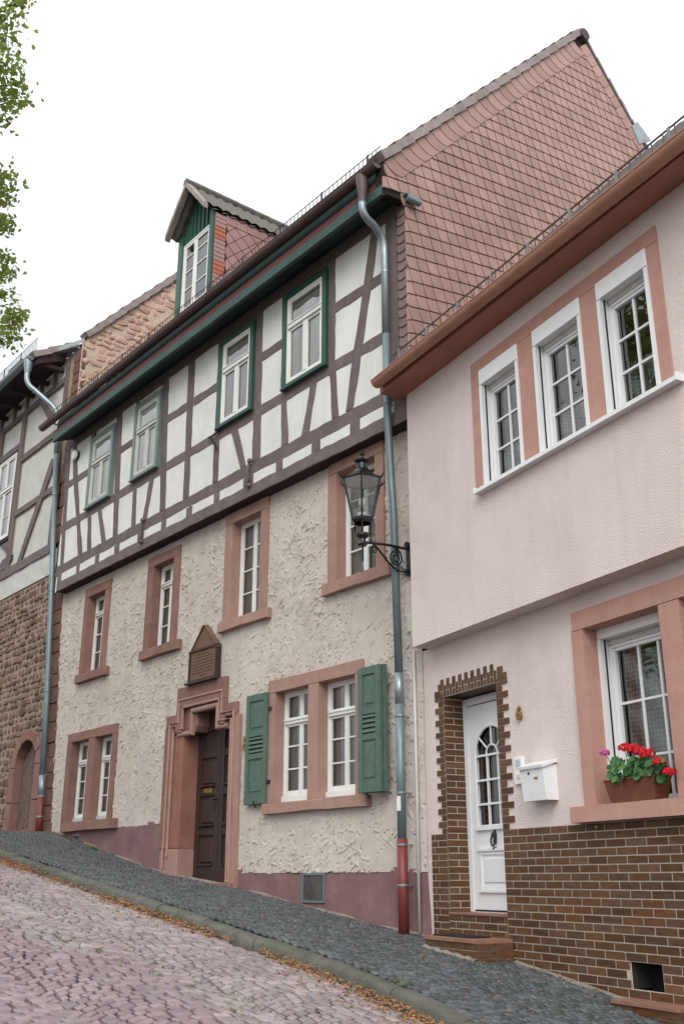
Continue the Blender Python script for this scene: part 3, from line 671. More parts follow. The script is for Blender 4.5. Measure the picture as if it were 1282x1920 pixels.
# iron straps on the beams
for u, z in ((-11.42, 7.15), (-14.62, 7.12)):
    mb = MB(); mb.tube([F8(u-.02, z-.25, .24), F8(u+.02, z-.1, .25), F8(u-.02, z, .24), F8(u+.03, z+.13, .25)], .022, 8); mb.ball(F8(u+.04, z+.14, .25), .04); mb.ball(F8(u+.03, z-.24, .25), .036); mb.build('iron_anchor', 'timber', h8, smooth=True)
mb = MB(); mb.tube([F8(-12.62, 8.1, .22), F8(-12.42, 8.02, .30), F8(-12.3, 8.1, .22)], .014, 6); mb.tube([F8(-12.42, 8.02, .30), F8(-12.35, 7.8, .22)], .014, 6); mb.build('iron_bracket', 'timber_dark', h8)
# timber storey windows
GW = [(-10.615, -9.60, 8.115, 9.64, 'green_paint', 'white_paint'), (-12.345, -11.385, 8.12, 9.64, 'green_paint', 'white_paint'), (-15.15, -14.22, 8.12, 9.58, 'green_case_skylit', 'old_white'), (-16.93, -15.955, 8.11, 9.55, 'green_case_skylit', 'old_white')]
for k, (a, b, z0, z1, gm, wm_) in enumerate(GW):
    mb = MB(); ring(mb, F8, a, b, z0, z1, .085, .12, .262, wt=.085, wb=.06); mb.chip(F8, rect(a-.01, b+.01, z0-.012, z0+.012), .12, .285, .004)
    mb.build('window_casing', gm, h8)
    # pale sheet hiding the wall: curtain and reflected brightness put into one colour
    mb = MB(); mb.box(F8, a+.06, b-.06, z0+.05, z1-.06, (.175 if k < 2 else .19), (.182 if k < 2 else .203)); mb.build('window_back', 'curtain' if k > 1 else 'curtain_grey', h8)
    cu = None
    wdw = window(F8, h8, a+.087, b-.087, z0+.062, z1-.087, .245, [], [], fr=wm_, fw=.035, sw=.04, transom=z1-.56, tw=.075, heavy_v=[], depth=.06)
    w = MB(); mid = (a+b)/2+.02; w.chip(F8, rect(mid-.055, mid+.045, z0+.12, z1-.59), .2, .244, .006); w.build('window_mullion', wm_, h8)
    if k < 2:
        for (s0, s1) in ((.08, .3), (.75, .92)): curtain(F8, a+.1+(b-a-.2)*s0, a+.1+(b-a-.2)*s1, z0+.08, z1-.6, .2, wdw, 'curtain_grey', amp=.006)
# eaves: soffit, boards, gutter
def eave():
    mb = MB(); mb.quad(F8(-17.93, 9.915, .19), F8(GX-.02, 9.915, .19), F8(GX-.02, 9.74, .6), F8(-17.93, 9.74, .6)); mb.build('eave_soffit', 'dark_green', h8)
    for name, z0, z1, o0, o1, m_ in (('eave_board', 9.735, 9.875, .57, .625, 'green_grey'), ('eave_board', 9.877, 9.985, .55, .605, 'red_board'), ('eave_board', 9.987, 10.2, .5, .56, 'dark_green')):
        mb = MB(); mb.chip(F8, rect(-17.93, GX-.02, z0, z1), o0, o1, .008); mb.build(name, m_, h8)
    mb = MB(); c = lambda u, t, r: F8(u, 10.17+r*math.sin(t), .70+r*math.cos(t))
    n = 10
    for a, b in [(-18.35+i*2.07, -18.35+(i+1)*2.07+.01) for i in range(5)]:
        for r in (.077, .070):
            mb.grid(lambda x, y, a=a, b=b, r=r: c(a+(b-a)*x, -math.pi*y, r), 1, n)
    for u in (-18.35, -8.0):
        mb.add([F8(u, 10.17, .70)]+[c(u, -math.pi*k/n, .077) for k in range(n+1)], [(0, k, k+1) for k in range(1, n+1)])
    mb.tube([F8(-18.35, 10.172, .777), F8(-8.0, 10.172, .777)], .009, 6)
    g = mb.build('gutter', 'gutter_brown', h8, smooth=False, auto=50)
    for i in range(14): 
        mb = MB(); u = -18.1+i*.76; mb.grid(lambda x, y, u=u: c(u+x*.03, -math.pi*y, .081), 1, n)
        mb.build('gutter_strap', 'gutter_brown', g)
eave()
# downpipe: funnel, swan neck, pipe, red foot
mb = MB(); mb.tube([F8(-8.28, 10.13, .70), F8(-8.28, 10.06, .70), F8(-8.28, 9.85, .70), F8(-8.28, 9.74, .70)], [.085, .085, .055, .052], 14); mb.build('pipe_funnel', 'gutter_brown', h8, auto=50)
mb = MB(); mb.tube([F8(-8.28, 9.76, .70)]+bez([F8(-8.28, 9.68, .70), F8(-8.28, 9.52, .70), F8(-8.30, 9.50, .50)], 6)+bez([F8(-8.31, 9.45, .42), F8(-8.33, 9.38, .29), F8(-8.33, 9.2, .29)], 6)+[F8(-8.33, 8.0, .29)], .05, 14); mb.build('downpipe', 'zinc', h8, smooth=True)
mb = MB(); mb.tube([F8(-8.33, 8.02, .29), F8(-8.33, 7.0, .285), F8(-8.345, 6.6, .26), F8(-8.36, 5.6, .19), F8(-8.365, 3.75, .15)], .046, 14); mb.build('downpipe', 'zinc_dark', h8, smooth=True)
mb = MB(); mb.tube([F8(-8.365, 3.76, .15), F8(-8.365, 3.42, .15)], .05, 14); mb.build('downpipe', 'zinc', h8, smooth=True)
mb = MB(); mb.tube([F8(-8.365, 3.42, .15), F8(-8.365, 1.98, .15)], .048, 14); mb.build('downpipe', 'zinc_dark', h8, smooth=True)
mb = MB(); mb.tube([F8(-8.365, 2.0, .15), F8(-8.365, 1.02, .15)], .056, 16); mb.build('pipe_foot', 'red_pipe', h8, smooth=True)
mb = MB(); mb.chip(F8, rect(-8.385, -8.33, 2.28, 2.43), .19, .202, .002); mb.build('pipe_sticker', 'white_paint', h8)
for z, u, o in ((8.9, -8.33, .29), (7.05, -8.33, .285), (5.0, -8.365, .17), (3.3, -8.365, .15), (2.48, -8.365, .15), (1.95, -8.365, .15), (1.55, -8.365, .15)):
    mb = MB(); mb.tube([F8(u, z, o), F8(u, z-.02, o)], .062 if z < 2 else .055, 14); mb.box(F8, u-.012, u+.012, z-.018, z-.004, 0, o); mb.build('pipe_clamp', 'zinc', h8, smooth=False)
# beige cable conduit and junction boxes beside the pipe
mb = MB(); mb.tube([F8(-8.235, 4.02, .04), F8(-8.235, 2.6, .04), F8(-8.245, 1.08, .04)], .018, 8); mb.build('cable_conduit', 'old_white', h8, smooth=True)
mb = MB(); mb.tube([F8(-8.235, 5.0, .02), F8(-8.24, 4.3, .02)], .006, 6); mb.build('cable', 'iron', h8)
mb = MB(); mb.chip(F8, rect(-8.30, -8.20, 4.22, 4.43), .0, .07, .012); mb.tube([F8(-8.24, 4.24, .04), F8(-8.24, 4.14, .04)], .025, 8); mb.build('junction_box', 'plaster_box', h8)
mb = MB(); mb.chip(F8, rect(-8.53, -8.45, 2.66, 2.80), .0, .05, .006); mb.build('junction_box', 'old_white', h8)
# corner strip of scalloped slates
for i in range(17):
    z = 9.72-i*.135; mb = MB()
    pts = [(-8.17, z+.12), (-7.975, z+.12), (-7.975, z-.0)]+[(-8.07+.1*math.cos(t), z-.02-.075*math.sin(t)) for t in np.linspace(.0, math.pi, 7)]+[(-8.17, z)]
    mb.chip(F8, pts[::-1], .18, .225, .004, tilt=(.03, -.12)); mb.build('slate', 'slate_front_shaded', h8)
mb = MB(); mb.box(F8, -8.18, GX-.005, 7.1, 9.78, .15, .2); mb.build('corner_board', 'timber', h8)
# ---- slated gable
mb = MB(); gp = [(-.19, 7.2), (.1, 7.0), (8.6, 7.0), (8.6, 10.2), (3.9, 15.1), (-.62, 10.2), (-.62, 9.75), (-.19, 9.8)]
mb.add([FG(u, z, -.012) for u, z in gp]+[FG(u, z, -.14) for u, z in gp], [tuple(range(8)), tuple(range(8, 16))[::-1]]+[(i, (i+1) % 8, 8+(i+1) % 8, 8+i) for i in range(8)])
mb.build('gable_wall', 'slate_backing', h8)
SL = 1.084
def front_line(u): return 10.27+SL*(u+.58)          # underside line of the verge tiles
def back_line(u): return 15.12-1.0*(u-3.98)
A_ = np.array((.18, .031)); B_ = np.array((.05, -.175))
cur_ = [np.array((0, 0)), np.array((.004, -.05)), np.array((.013, -.095)), np.array((.027, -.140)), B_]
slates = []
for i in range(-5, 60):
    for j in range(-34, 60):
        P = np.array((-.6, 10.2))+A_*i+B_*j
        poly = [tuple(P+c) for c in cur_]+[tuple(P+A_+c) for c in cur_[::-1]]
        cu, cz = P+A_*.5+B_*.5
        if cz < 6.9 or cu > 6.6: continue
        lo_u = -.25 if cz < 9.78 else -.62
        if cz <= 9.86 and cu < -.3: continue
        if cu < lo_u-.06: continue
        if cz > front_line(cu)-(.30 if cu > -.15 else .10) or cz > back_line(cu)-.22: continue
        poly = [(max(u, lo_u), max(z, 9.78 if cu < -.25 and cz > 9.78 else 0)) for u, z in poly]
        w = max(p[0] for p in poly)-min(p[0] for p in poly)
        if w < .03: continue
        poly = [(u*.95+cu*.05, z*.94+cz*.06) for u, z in poly]
        t = R.gauss(.5, .22)
        slates.append(((GX, cu, cz), (lambda m2, poly=poly, t=t: m2.chip(FG, poly, -.012, .008, .002, tone=t, tilt=(-.03+R.uniform(-.01, .01), -.05+R.uniform(-.015, .015))))))
vis = lambda it: project(it[0])
slates = [s_ for s_ in slates if seen(s_[0], 200)]
print('slates', len(slates))
pieces('slate', slates, 'slate_pink', h8, limit=270)
# border slates along the verges
n = 30; du = math.cos(math.atan(SL)); dv = math.sin(math.atan(SL)); pu, pv = dv, -du
for i in range(31):
    s0 = i*.212; 
    def pt(s_, t): return (-.60+du*s_+pu*t, 10.22+dv*s_+pv*t)
    e = 6.42
    if s0 > e-.1: break
    poly = [pt(s0, .0), pt(s0+.015, .12), pt(s0+.06, .22), pt(s0+.13, .29), pt(s0+.205+.13, .29), pt(s0+.205+.06, .22), pt(s0+.205+.015, .12), pt(s0+.205, 0)]
    if i < 2: poly = [(max(u, -.62), z) for u, z in poly]
    mb = MB(); mb.chip(FG, poly, -.01, .016, .003, tilt=(.0, -.03)); mb.build('border_slate', 'slate_pink', h8)
bu, bv = math.cos(math.radians(-45)), math.sin(math.radians(-45))
for i in range(14):
    s0 = .1+i*.2
    def pt(s_, t): return (3.98+bu*s_-t*.707, 15.10+bv*s_-t*.707)
    poly = [pt(s0, 0), pt(s0, .24), pt(s0+.04, .255), pt(s0+.16, .25), pt(s0+.195, .2), pt(s0+.195, 0)]
    mb = MB(); mb.chip(FG, poly, -.01, .018, .003); mb.build('border_slate', 'slate_pink', h8)
# verge tiles
def verge(F, u0, z0, ang, L, step, parent, m_='verge_tile', w=.11, o0=-.2, o1=.05, flip=1):
    c, s_ = math.cos(ang), math.sin(ang)
    k = 0; x = 0
    while x < L:
        e = min(step, L-x)+.03; dz = .04
        P = lambda a, t: (u0+c*a-s_*t*flip, z0+s_*a+c*t*flip)
        poly = [P(x, -.02+.0), P(x+e, -.02-dz*.5), P(x+e, w-dz), P(x, w)] if flip > 0 else [P(x, -.02), P(x+e, -.02), P(x+e, w), P(x, w+dz)]
        mb = MB(); mb.chip(F, poly, o0, o1+R.uniform(-.003, .003), .008); mb.build('verge_tile', m_, parent)
        x += step
verge(FG, -.62, 10.25, math.atan(SL), 6.75, .375, h8)
verge(FG, 4.02, 15.16, math.radians(-45), 2.6, .40, h8, w=.05, o1=.035)
mb = MB(); mb.tube([(GX+.08, 3.98, 15.15), (GX-.3, 3.98, 15.16), (-18.3, 3.98, 15.16)], .11, 12); mb.build('ridge_tiles', 'roof_tile', h8, auto=50)
# main roof planes
mb = MB()
def roofp(x, b):
    y = -.66+4.62*b; return (-18.3+(10.28)*x, y, 10.31+SL*(y+.62)+.028*abs(math.sin(x*10.28*math.pi/.3)))
mb.grid(roofp, 340, 24); mb.build('roof', 'roof_tile', h8)
mb = MB(); mb.quad((-18.3, 3.96, 15.25), (GX-.06, 3.96, 15.25), (GX-.06, 8.6, 10.6), (-18.3, 8.6, 10.6)); mb.build('roof', 'roof_tile', h8)
# grey fitting at the lower corner of the gable
mb = MB(); mb.tube([FG(-.27, 9.80, .06), FG(-.08, 9.765, .11)], .048, 12); mb.box(FG, -.30, -.10, 9.835, 9.86, 0, .09)
mb.build('corner_fitting', 'zinc_dark', h8, auto=40)
# snow guard
def snowguard(F, u0, u1, z, o, parent, h=.18, step=.09, m_='iron', sup=.95, slope=0, start=0):
    fz = lambda u: z+slope*(u-u0)
    mb = MB()
    for hh in (0, h*.5, h) if m_ == 'x' else (0.02, h): mb.tube([F(u0, fz(u0)+hh, o), F(u1, fz(u1)+hh, o)], .010 if m_ == 'guard_brown' else .006, 5)
    u = u0
    bw = .0045 if m_ == 'guard_brown' else .0035
    while u < u1: mb.box(F, u-bw, u+bw, fz(u)-.0, fz(u)+h, o-bw, o+bw); u += step
    g = mb.build('snow_guard', m_, parent)
    u = u0+.2+start
    while u < u1:
        s_ = MB(); s_.box(F, u-.018, u+.018, fz(u)-.06, fz(u)+h+.01, o+.005, o+.013); s_.box(F, u-.018, u+.018, fz(u)-.06, fz(u)-.05, o-.25, o+.01); s_.build('guard_support', 'steel' if m_ != 'iron' else 'iron', g); u += sup
snowguard(F8, -18.3, -8.05, 10.27, .58, h8, h=.26, sup=.98)
# ---- dormer
YD = .3; FD = Frame((0, YD, 0), (1, 0, 0), (0, -1, 0)); DL, DR = -14.91, -13.67; DC = (DL+DR)/2
mb = MB(); mb.box(FD, DL+.03, DR-.03, 11.0, 13.15, -2.2, -.09); mb.build('dormer_core', 'dark_green', h8)
for a, b in ((DL, DL+.16), (DR-.11, DR)):
    mb = MB(); mb.chip(FD, rect(a, b, 11.0, 13.2), -.1, .03, .01); mb.build('dormer_post', 'green_paint', h8)
# battened gable boards
for i in range(7):
    a = DL+.162+i*.139; b = a+.135; c = (a+b)/2; top = 13.86-1.2*abs(c-DC)
    mb = MB(); mb.chip(FD, rect(a, b, 12.98, max(13.1, top)), -.09, -.02, .004); mb.chip(FD, rect(b-.012, b+.016, 12.98, max(13.1, top)), -.09, .005, .004); mb.build('gable_board', 'green_paint', h8)
window(FD, h8, DL+.162, DR-.112, 11.1, 12.975, .0, [], [11.55, 11.95, 12.33, 12.66], heavy_v=[DC-.02], fw=.04, sw=.055, mw=.022, depth=.07)
def dslope(sgn):
    mb = MB()
    def P(a, b):   # a along depth, b from ridge to eave
        y = YD-.27+3.1*a; s_ = .67*b
        return (DC+sgn*s_, y, 14.02-1.2*s_+.045*abs(math.sin(a*3.1*math.pi/.21))-.035*((b*3) % 1))
    mb.grid(P, 90, 16); mb.grid(lambda a, b: tuple(np.array(P(a, b))-np.array((0, 0, .07))), 80, 6)
    mb.add([P(0, 0), P(0, 1), tuple(np.array(P(0, 1))-np.array((0, 0, .07))), tuple(np.array(P(0, 0))-np.array((0, 0, .07)))], [(0, 1, 2, 3)])
    mb.build('dormer_roof', 'mossy_tile', h8)
    FDF = Frame((0, YD-.27, 0), (1, 0, 0), (0, -1, 0))
    for k in range(3):
        s0, s1 = .67/3*k, .67/3*(k+1)+.02
        poly = [(DC+sgn*s0, 14.04-1.2*s0+.03), (DC+sgn*s1, 14.04-1.2*s1+.0), (DC+sgn*s1, 13.93-1.2*s1), (DC+sgn*s0, 13.94-1.2*s0)]
        mb = MB(); mb.chip(FDF, poly if sgn < 0 else poly[::-1], -.08, .03, .01); mb.build('verge_tile', 'verge_tile', h8)
dslope(1); dslope(-1)
mb = MB(); 
for k in range(8): mb.tube([(DC, YD-.3+k*.38, 14.03), (DC, YD-.3+k*.38+.39, 14.05)], [.085, .075], 8)
mb.build('dormer_ridge', 'mossy_tile', h8)
FC = Frame((DR, 0, 0), (0, 1, 0), (1, 0, 0))   # right cheek
mb = MB(); mb.add([FC(YD, 11.1, -.005), FC(2.35, 13.2, -.005), FC(YD, 13.2, -.005)], [(0, 1, 2)]); mb.build('dormer_cheek', 'slate_backing', h8)
for i in range(20):
    z = 13.06-i*.092; hot = i in (3, 4, 5, 11, 12, 13)
    mb = MB(); mb.chip(FC, [(YD+.02, z), (YD+.235, z-.005), (YD+.25, z+.02), (YD+.25, z+.088), (YD+.02, z+.088)], -.004, .02, .003, tilt=(0, -.1)); mb.build('cheek_slate', 'tile_orange' if hot else 'slate_cheek', h8)
for j in range(8):
    u = YD+.25+j*.235; mb = MB(); mb.chip(FC, [(u, 13.0), (u+.228, 13.0), (u+.228, 13.2), (u, 13.2)], -.004, .022, .003); mb.build('cheek_slate', 'slate_cheek', h8)
for i in range(-6, 16):
    for j in range(-10, 16):
        c = np.array((YD+.3, 13.0))+np.array((.155, -.13))*i+np.array((.155, .13))*(j-i)*1.0+np.array((0, -.0))
        c = np.array((YD+.30+.155*(i+j), 13.0-.145*(i-j)))
        if c[1] > 13.12 or c[0] < YD+.2 or c[1] < 11.28+1.084*(c[0]-.3)-.3: continue
        p = [(c[0], c[1]+.14), (c[0]-.148, c[1]), (c[0], c[1]-.14), (c[0]+.148, c[1])]
        p = [(max(YD+.255, u), min(13.02, z)) for u, z in p]
        if max(u for u, z in p)-min(u for u, z in p) < .04 or max(z for u, z in p)-min(z for u, z in p) < .04: continue
        mb = MB(); mb.chip(FC, p, -.004, .012, .003, tilt=(0, -.04)); mb.build('cheek_slate', 'slate_cheek', h8)
# round white wall light, high at the left corner
# ================================================================== things fixed to the middle house
t = thing('round_wall_light', F8(-17.62, 9.4, O8), 'small round white wall light high under the dark green eaves', 'wall light')
mb = MB(); cc = [F8(-17.62, 9.45, o) for o in (.19, .25)]; mb.tube(cc, .10, 16); mb.build('lamp_base', 'iron', t)
mb = MB(); mb.tube([F8(-17.62, 9.45, .251), F8(-17.62, 9.45, .29), F8(-17.62, 9.45, .305)], [.105, .1, .06], 16); mb.build('lamp_cover', 'white_plastic', t, auto=40)
# shutters
def shutter_leaf(parent, F, u0, u1, z0, z1, o0, o1, detail=True, lab=None):
    mb = MB(); w = .075; ring(mb, F, u0, u1, z0, z1, w, o0, o1, wt=.09, wb=.12)
    mb.chip(F, rect(u0+w, u1-w, z0+.57, z0+.64), o0, o1-.001, .004); mb.chip(F, rect(u0+w, u1-w, z0+.86, z0+.94), o0, o1-.001, .004)
    s_ = mb.build('shutter_frame', 'shutter_green', parent, label=lab)
    for a, b in ((z0+.12, z0+.57), (z0+.94, z1-.09)):
        p = MB(); p.chip(F, rect(u0+w+.001, u1-w-.001, a+.001, b-.001), o0+.004, o1-.018, .003); p.chip(F, rect(u0+w+.03, u1-w-.03, a+.03, b-.03), o0+.006, o1-.008, .012); p.build('shutter_panel', 'shutter_green', parent)
    p = MB(); p.box(F, u0+w, u1-w, z0+.64, z0+.86, o0, o0+.006); p.build('shutter_back', 'dark_green', parent)
    for k in range(4):
        z = z0+.655+k*.055; p = MB(); P = [F(u, zz, oo) for (zz, oo) in ((z, o1-.002), (z+.010, o1-.002), (z+.05, o0+.012), (z+.04, o0+.012)) for u in (u0+w, u1-w)]
        p.add(P, [(0, 1, 3, 2), (2, 3, 5, 4), (4, 5, 7, 6), (6, 7, 1, 0)]); p.build('louvre_slat', 'shutter_green', parent)
t = thing('window_shutter', F8(-11.25, 2.5, .05), 'green louvred shutter folded back against the plaster by the portal', 'shutter', 'green shutters of the double window')
shutter_leaf(t, F8, -11.50, -11.02, 2.505, 3.92, .045, .09)
mb = MB(); mb.tube([F8(-11.26, 2.46, .06), F8(-11.26, 2.54, .11)], .012, 6); mb.build('shutter_catch', 'iron', t)
for z in (2.75, 3.68):
    mb = MB(); mb.box(F8, -11.03, -10.96, z, z+.04, .05, .075); mb.build('hinge', 'iron', t)
t = thing('window_shutter', F8(-8.82, 2.5, .1), 'green louvred shutter folded in two beside the drainpipe', 'shutter', 'green shutters of the double window')
shutter_leaf(t, F8, -9.01, -8.63, 2.50, 3.90, .175, .215); 
mb = MB(); mb.chip(F8, rect(-8.99, -8.62, 2.50, 3.91), .10, .16, .006); mb.build('shutter_frame', 'shutter_green', t)
mb = MB(); mb.tube([F8(-8.9, 2.45, .15), F8(-8.9, 2.52, .2)], .014, 6); mb.build('shutter_catch', 'iron', t)
# plaque with a little gabled roof
t = thing('memorial_plaque', F8(-12.68, 4.28, .05), 'brown wooden memorial board with a pointed roof above the portal', 'plaque')
mb = MB(); mb.chip(F8, [(-13.04, 4.33), (-12.32, 4.33), (-12.32, 4.78), (-12.68, 5.10), (-13.04, 4.78)], .03, .09, .004); mb.build('board', 'plaque_wood', t)
for a, b in (((-13.07, 4.72), (-12.70, 5.12)), ((-12.68, 5.12), (-12.30, 4.74))):
    d = np.array(b)-np.array(a); nrm = np.array((-d[1], d[0]))/np.linalg.norm(d)*.018
    mb = MB(); mb.chip(F8, [a, b, tuple(np.array(b)+nrm), tuple(np.array(a)+nrm)], .02, .105, .003); mb.build('plaque_roof', 'plaque_wood', t)
mb = MB(); ring(mb, F8, -13.06, -12.30, 4.31, 4.79, .03, .025, .11, bev=.003); mb.build('plaque_frame', 'door_wood', t)
mb = MB(); mb.chip(F8, rect(-13.10, -12.26, 4.28, 4.31), .02, .15, .004); mb.build('plaque_ledge', 'iron', t)
mb = MB(); zt = 4.74
for ln in range(9):
    n = [3, 6, 9, 9, 10, 10, 9, 9, 4][ln]; wds = [R.uniform(.025, .06) for _ in range(n)]; tot = sum(wds)+.014*(n-1); x = -12.68-tot/2
    for wd in wds: mb.box(F8, max(x, -13.0), min(x+wd, -12.36), zt, zt+.016, .088, .0915); x += wd+.014
    zt -= .045
mb.build('inscription', 'plaque_ink', t, kind='stuff')
def number(txt, F, u, z, o, h, label, parent_name='house_number'):
    cu = D.curves.new('num', 'FONT'); cu.body = txt; cu.size = 1; cu.extrude = .04; cu.bevel_depth = .02; cu.offset = .025
    ob = D.objects.new('num', cu); me = ob.to_mesh().copy(); D.objects.remove(ob)
    V = np.array([v.co[:] for v in me.vertices]); mn, mx_ = V.min(0), V.max(0); s_ = h/(mx_[1]-mn[1])
    P0 = np.array(F(u, z, o)); mesh_v = []
    for v in V: q = np.array(F(u+(v[0]-mn[0])*s_, z+(v[1]-mn[1])*s_, o+(v[2]-mn[2])*s_*.9)); mesh_v.append(tuple(q))
    mb = MB(); mb.add(mesh_v, [tuple(p.vertices) for p in me.polygons]); mb.build(parent_name, 'brass', label=label, cat='house number')
number('8', F8, -11.62, 3.21, .035, .19, 'brass figure eight half hidden behind the green shutter near the portal')

# ---- street lantern on its bracket
t = thing('wall_lantern', F8(-8.30, 5.1, .05), 'black six-sided wall lantern on a scrolled iron arm beside the drainpipe', 'street lamp')
lx, lo = -8.30, .72; L0 = F8(lx, 5.14, lo)
def hexr(r, z, k): a = math.radians(60*k+78); return (L0[0]+r*math.cos(a), L0[1]+r*math.sin(a), L0[2]+z)
rb, rt, zb, zt = .128, .235, .30, .76
mb = MB(); mb.lathe(L0, [(.0, -.02), (.045, -.02), (.055, .0), (.04, .03), (.035, .06), (.06, .085), (.075, .10), (.075, .125), (.05, .135), (.02, .14)], 14); mb.build('lantern_foot', 'lamp_black', t, auto=40)
mb = MB(); mb.tube([(L0[0], L0[1], L0[2]-.02), (L0[0], L0[1], L0[2]-.2)], .012, 8); mb.build('lantern_stem', 'lamp_black', t)
mb = MB()
for k in range(0, 6, 2):
    a = math.radians(60*k+78); mb.tube(bez([hexr(.06, .12, k), hexr(.11, .13, k), hexr(.105, .27, k)], 6), .009, 6)
mb.build('cradle', 'lamp_black', t)
mb = MB(); mb.lathe(L0, [(.105, .245), (.14, .27), (.145, .30), (.135, .305), (.13, .30), (.0, .29)], 6, rot=math.radians(78)); mb.build('lantern_base', 'lamp_black', t)
for k in range(6):
    mb = MB(); mb.tube([hexr(rb, zb, k), hexr(rt, zt, k)], .011, 6); mb.build('glazing_bar', 'lamp_black', t)
    g = MB(); g.quad(hexr(rb-.006, zb, k), hexr(rb-.006, zb, k+1), hexr(rt-.006, zt, k+1), hexr(rt-.006, zt, k)); g.build('glass_pane', 'glass_clear', t)
    mb = MB(); mb.tube([hexr(rt+.01, zt, k), hexr(rt+.05, zt+.03, k), hexr(rt+.055, zt+.075, k)], [.016, .012, .004], 6); mb.ball(hexr(rt-.02, zt-.1, k), .014, 6, 4); mb.build('corner_ornament', 'lamp_black', t)
mb = MB(); mb.lathe(L0, [(rt+.012, zt-.012), (rt+.022, zt+.012), (.18, zt+.045), (.12, zt+.10), (.085, zt+.14), (.07, zt+.15)], 6, rot=math.radians(78)); mb.build('lantern_roof', 'lamp_black', t)
mb = MB(); mb.lathe(L0, [(rt, zt-.005), (.15, zt+.02), (.0, zt+.06)], 12); mb.build('reflector', 'white_plastic', t)
mb = MB(); mb.lathe(L0, [(.062, zt+.14), (.06, zt+.22), (.085, zt+.235), (.095, zt+.25), (.07, zt+.262), (.03, zt+.28), (.018, zt+.30), (.018, zt+.315), (.032, zt+.33), (.034, zt+.345), (.02, zt+.36), (.012, zt+.37), (.018, zt+.385), (.0, zt+.40)], 14); mb.build('chimney', 'lamp_black', t, auto=40)
mb = MB(); mb.ball((L0[0], L0[1], L0[2]+.50), .045, 12, 8, sz=1.3); mb.build('bulb', 'bulb', t, smooth=True)
mb = MB(); mb.lathe(L0, [(.055, .31), (.055, .37), (.0, .37)], 12); mb.build('lamp_socket', 'white_plastic', t)
mb = MB(); mb.tube([F8(lx, 5.17, lo-.03), F8(lx, 5.21, .35), F8(lx, 5.22, .03)], .017, 8); mb.build('bracket_arm', 'lamp_black', t)
mb = MB(); mb.chip(F8, [(lx-.04, 4.93), (lx+.04, 4.93), (lx+.04, 5.26), (lx, 5.31), (lx-.04, 5.26)], 0, .03, .008)
for z in (4.93, 5.27): mb.tube([F8(lx, z, .0), F8(lx, z, .06)], .038, 12)
mb.build('bracket_plate', 'lamp_black', t)
sc = MB()
def spiral(uo, zo, r0, turns, rr, ph=0, sg=1):
    return [F8(lx, zo+(r0*(1-.8*i/28))*math.sin(ph+sg*turns*2*math.pi*i/28), uo+(r0*(1-.8*i/28))*math.cos(ph+sg*turns*2*math.pi*i/28)) for i in range(29)]
sc.tube(spiral(.23, 5.08, .11, 2.1, .01, math.pi*.5), .010, 6); sc.tube(spiral(.55, 5.11, .05, 1.6, .01, math.pi*.4, -1), .008, 6)
sc.tube(bez([F8(lx, 4.95, .05), F8(lx, 4.86, .26), F8(lx, 5.08, .40), F8(lx, 5.18, .56)], 14), .013, 6)
for a in range(7): sc.tube([F8(lx, 5.08+.125*math.sin(a*.55+3.3), .23+.125*math.cos(a*.55+3.3)), F8(lx, 5.08+.15*math.sin(a*.55+3.4), .23+.15*math.cos(a*.55+3.4))], .007, 5)
sc.build('bracket_scroll', 'lamp_black', t)

# ================================================================== PINK HOUSE
h6 = thing('pink_house', (XC+3, -.3, gz(XC+3)), 'pink rendered house with brown brick-tile plinth and a white front door', 'house')
UE = 6.2; OU = .21
def wallgrid(F, parent, u0, u1, z0, z1, o, holes, m_, name='wall'):
    us = sorted({u0, u1}|{h[0] for h in holes}|{h[1] for h in holes}); zs = sorted({z0, z1}|{h[2] for h in holes}|{h[3] for h in holes})
    mb = MB()
    for a, b in zip(us, us[1:]):
        for c, d in zip(zs, zs[1:]):
            if any(h[0]-1e-6 <= a and b <= h[1]+1e-6 and h[2]-1e-6 <= c and d <= h[3]+1e-6 for h in holes): continue
            mb.quad(F(a, c, o), F(b, c, o), F(b, d, o), F(a, d, o))
    return mb.build(name, m_, parent)
mb = MB(); mb.box(F6, .6, UE, -.6, 3.9, -6, -.55); mb.box(F6, .6, UE, 3.9, 7.0, -6, -.3); mb.build('interior_core', 'dark_room', h6)
DO = (.40, 1.38, 1.28, 3.41)
wallgrid(F6, h6, 0.0, UE, .3, 3.985, 0, [(DO[0], DO[1], DO[2]-.6, DO[3]), (2.75, 3.68, 2.17, 3.66), (3.90, 4.83, 2.17, 3.66), (2.96, 3.30, .81, 1.0)], 'pink_render')
upw = [(1.68, 2.35), (2.60, 3.31), (3.54, 4.18)]
wallgrid(F6, h6, .15, UE, 3.985, 7.06, OU, [(a, b, 5.36, 6.64) for a, b in upw], 'pink_render')
mb = MB(); mb.quad(F6(.15, 3.985, OU), F6(UE, 3.985, OU), F6(UE, 3.985, -.0), F6(.15, 3.985, -.0)); mb.quad(F6(.15, 3.985, OU), F6(.15, 7.06, OU), F6(.15, 7.06, -.3), F6(.15, 3.985, -.3)); mb.quad(F6(UE, .3, 0), F6(UE, 3.985, 0), F6(UE, 3.985, -6), F6(UE, .3, -6)); mb.quad(F6(UE, 3.985, OU), F6(UE, 7.06, OU), F6(UE, 7.06, -6), F6(UE, 3.985, -6))
mb.build('jetty_soffit', 'pink_render', h6)
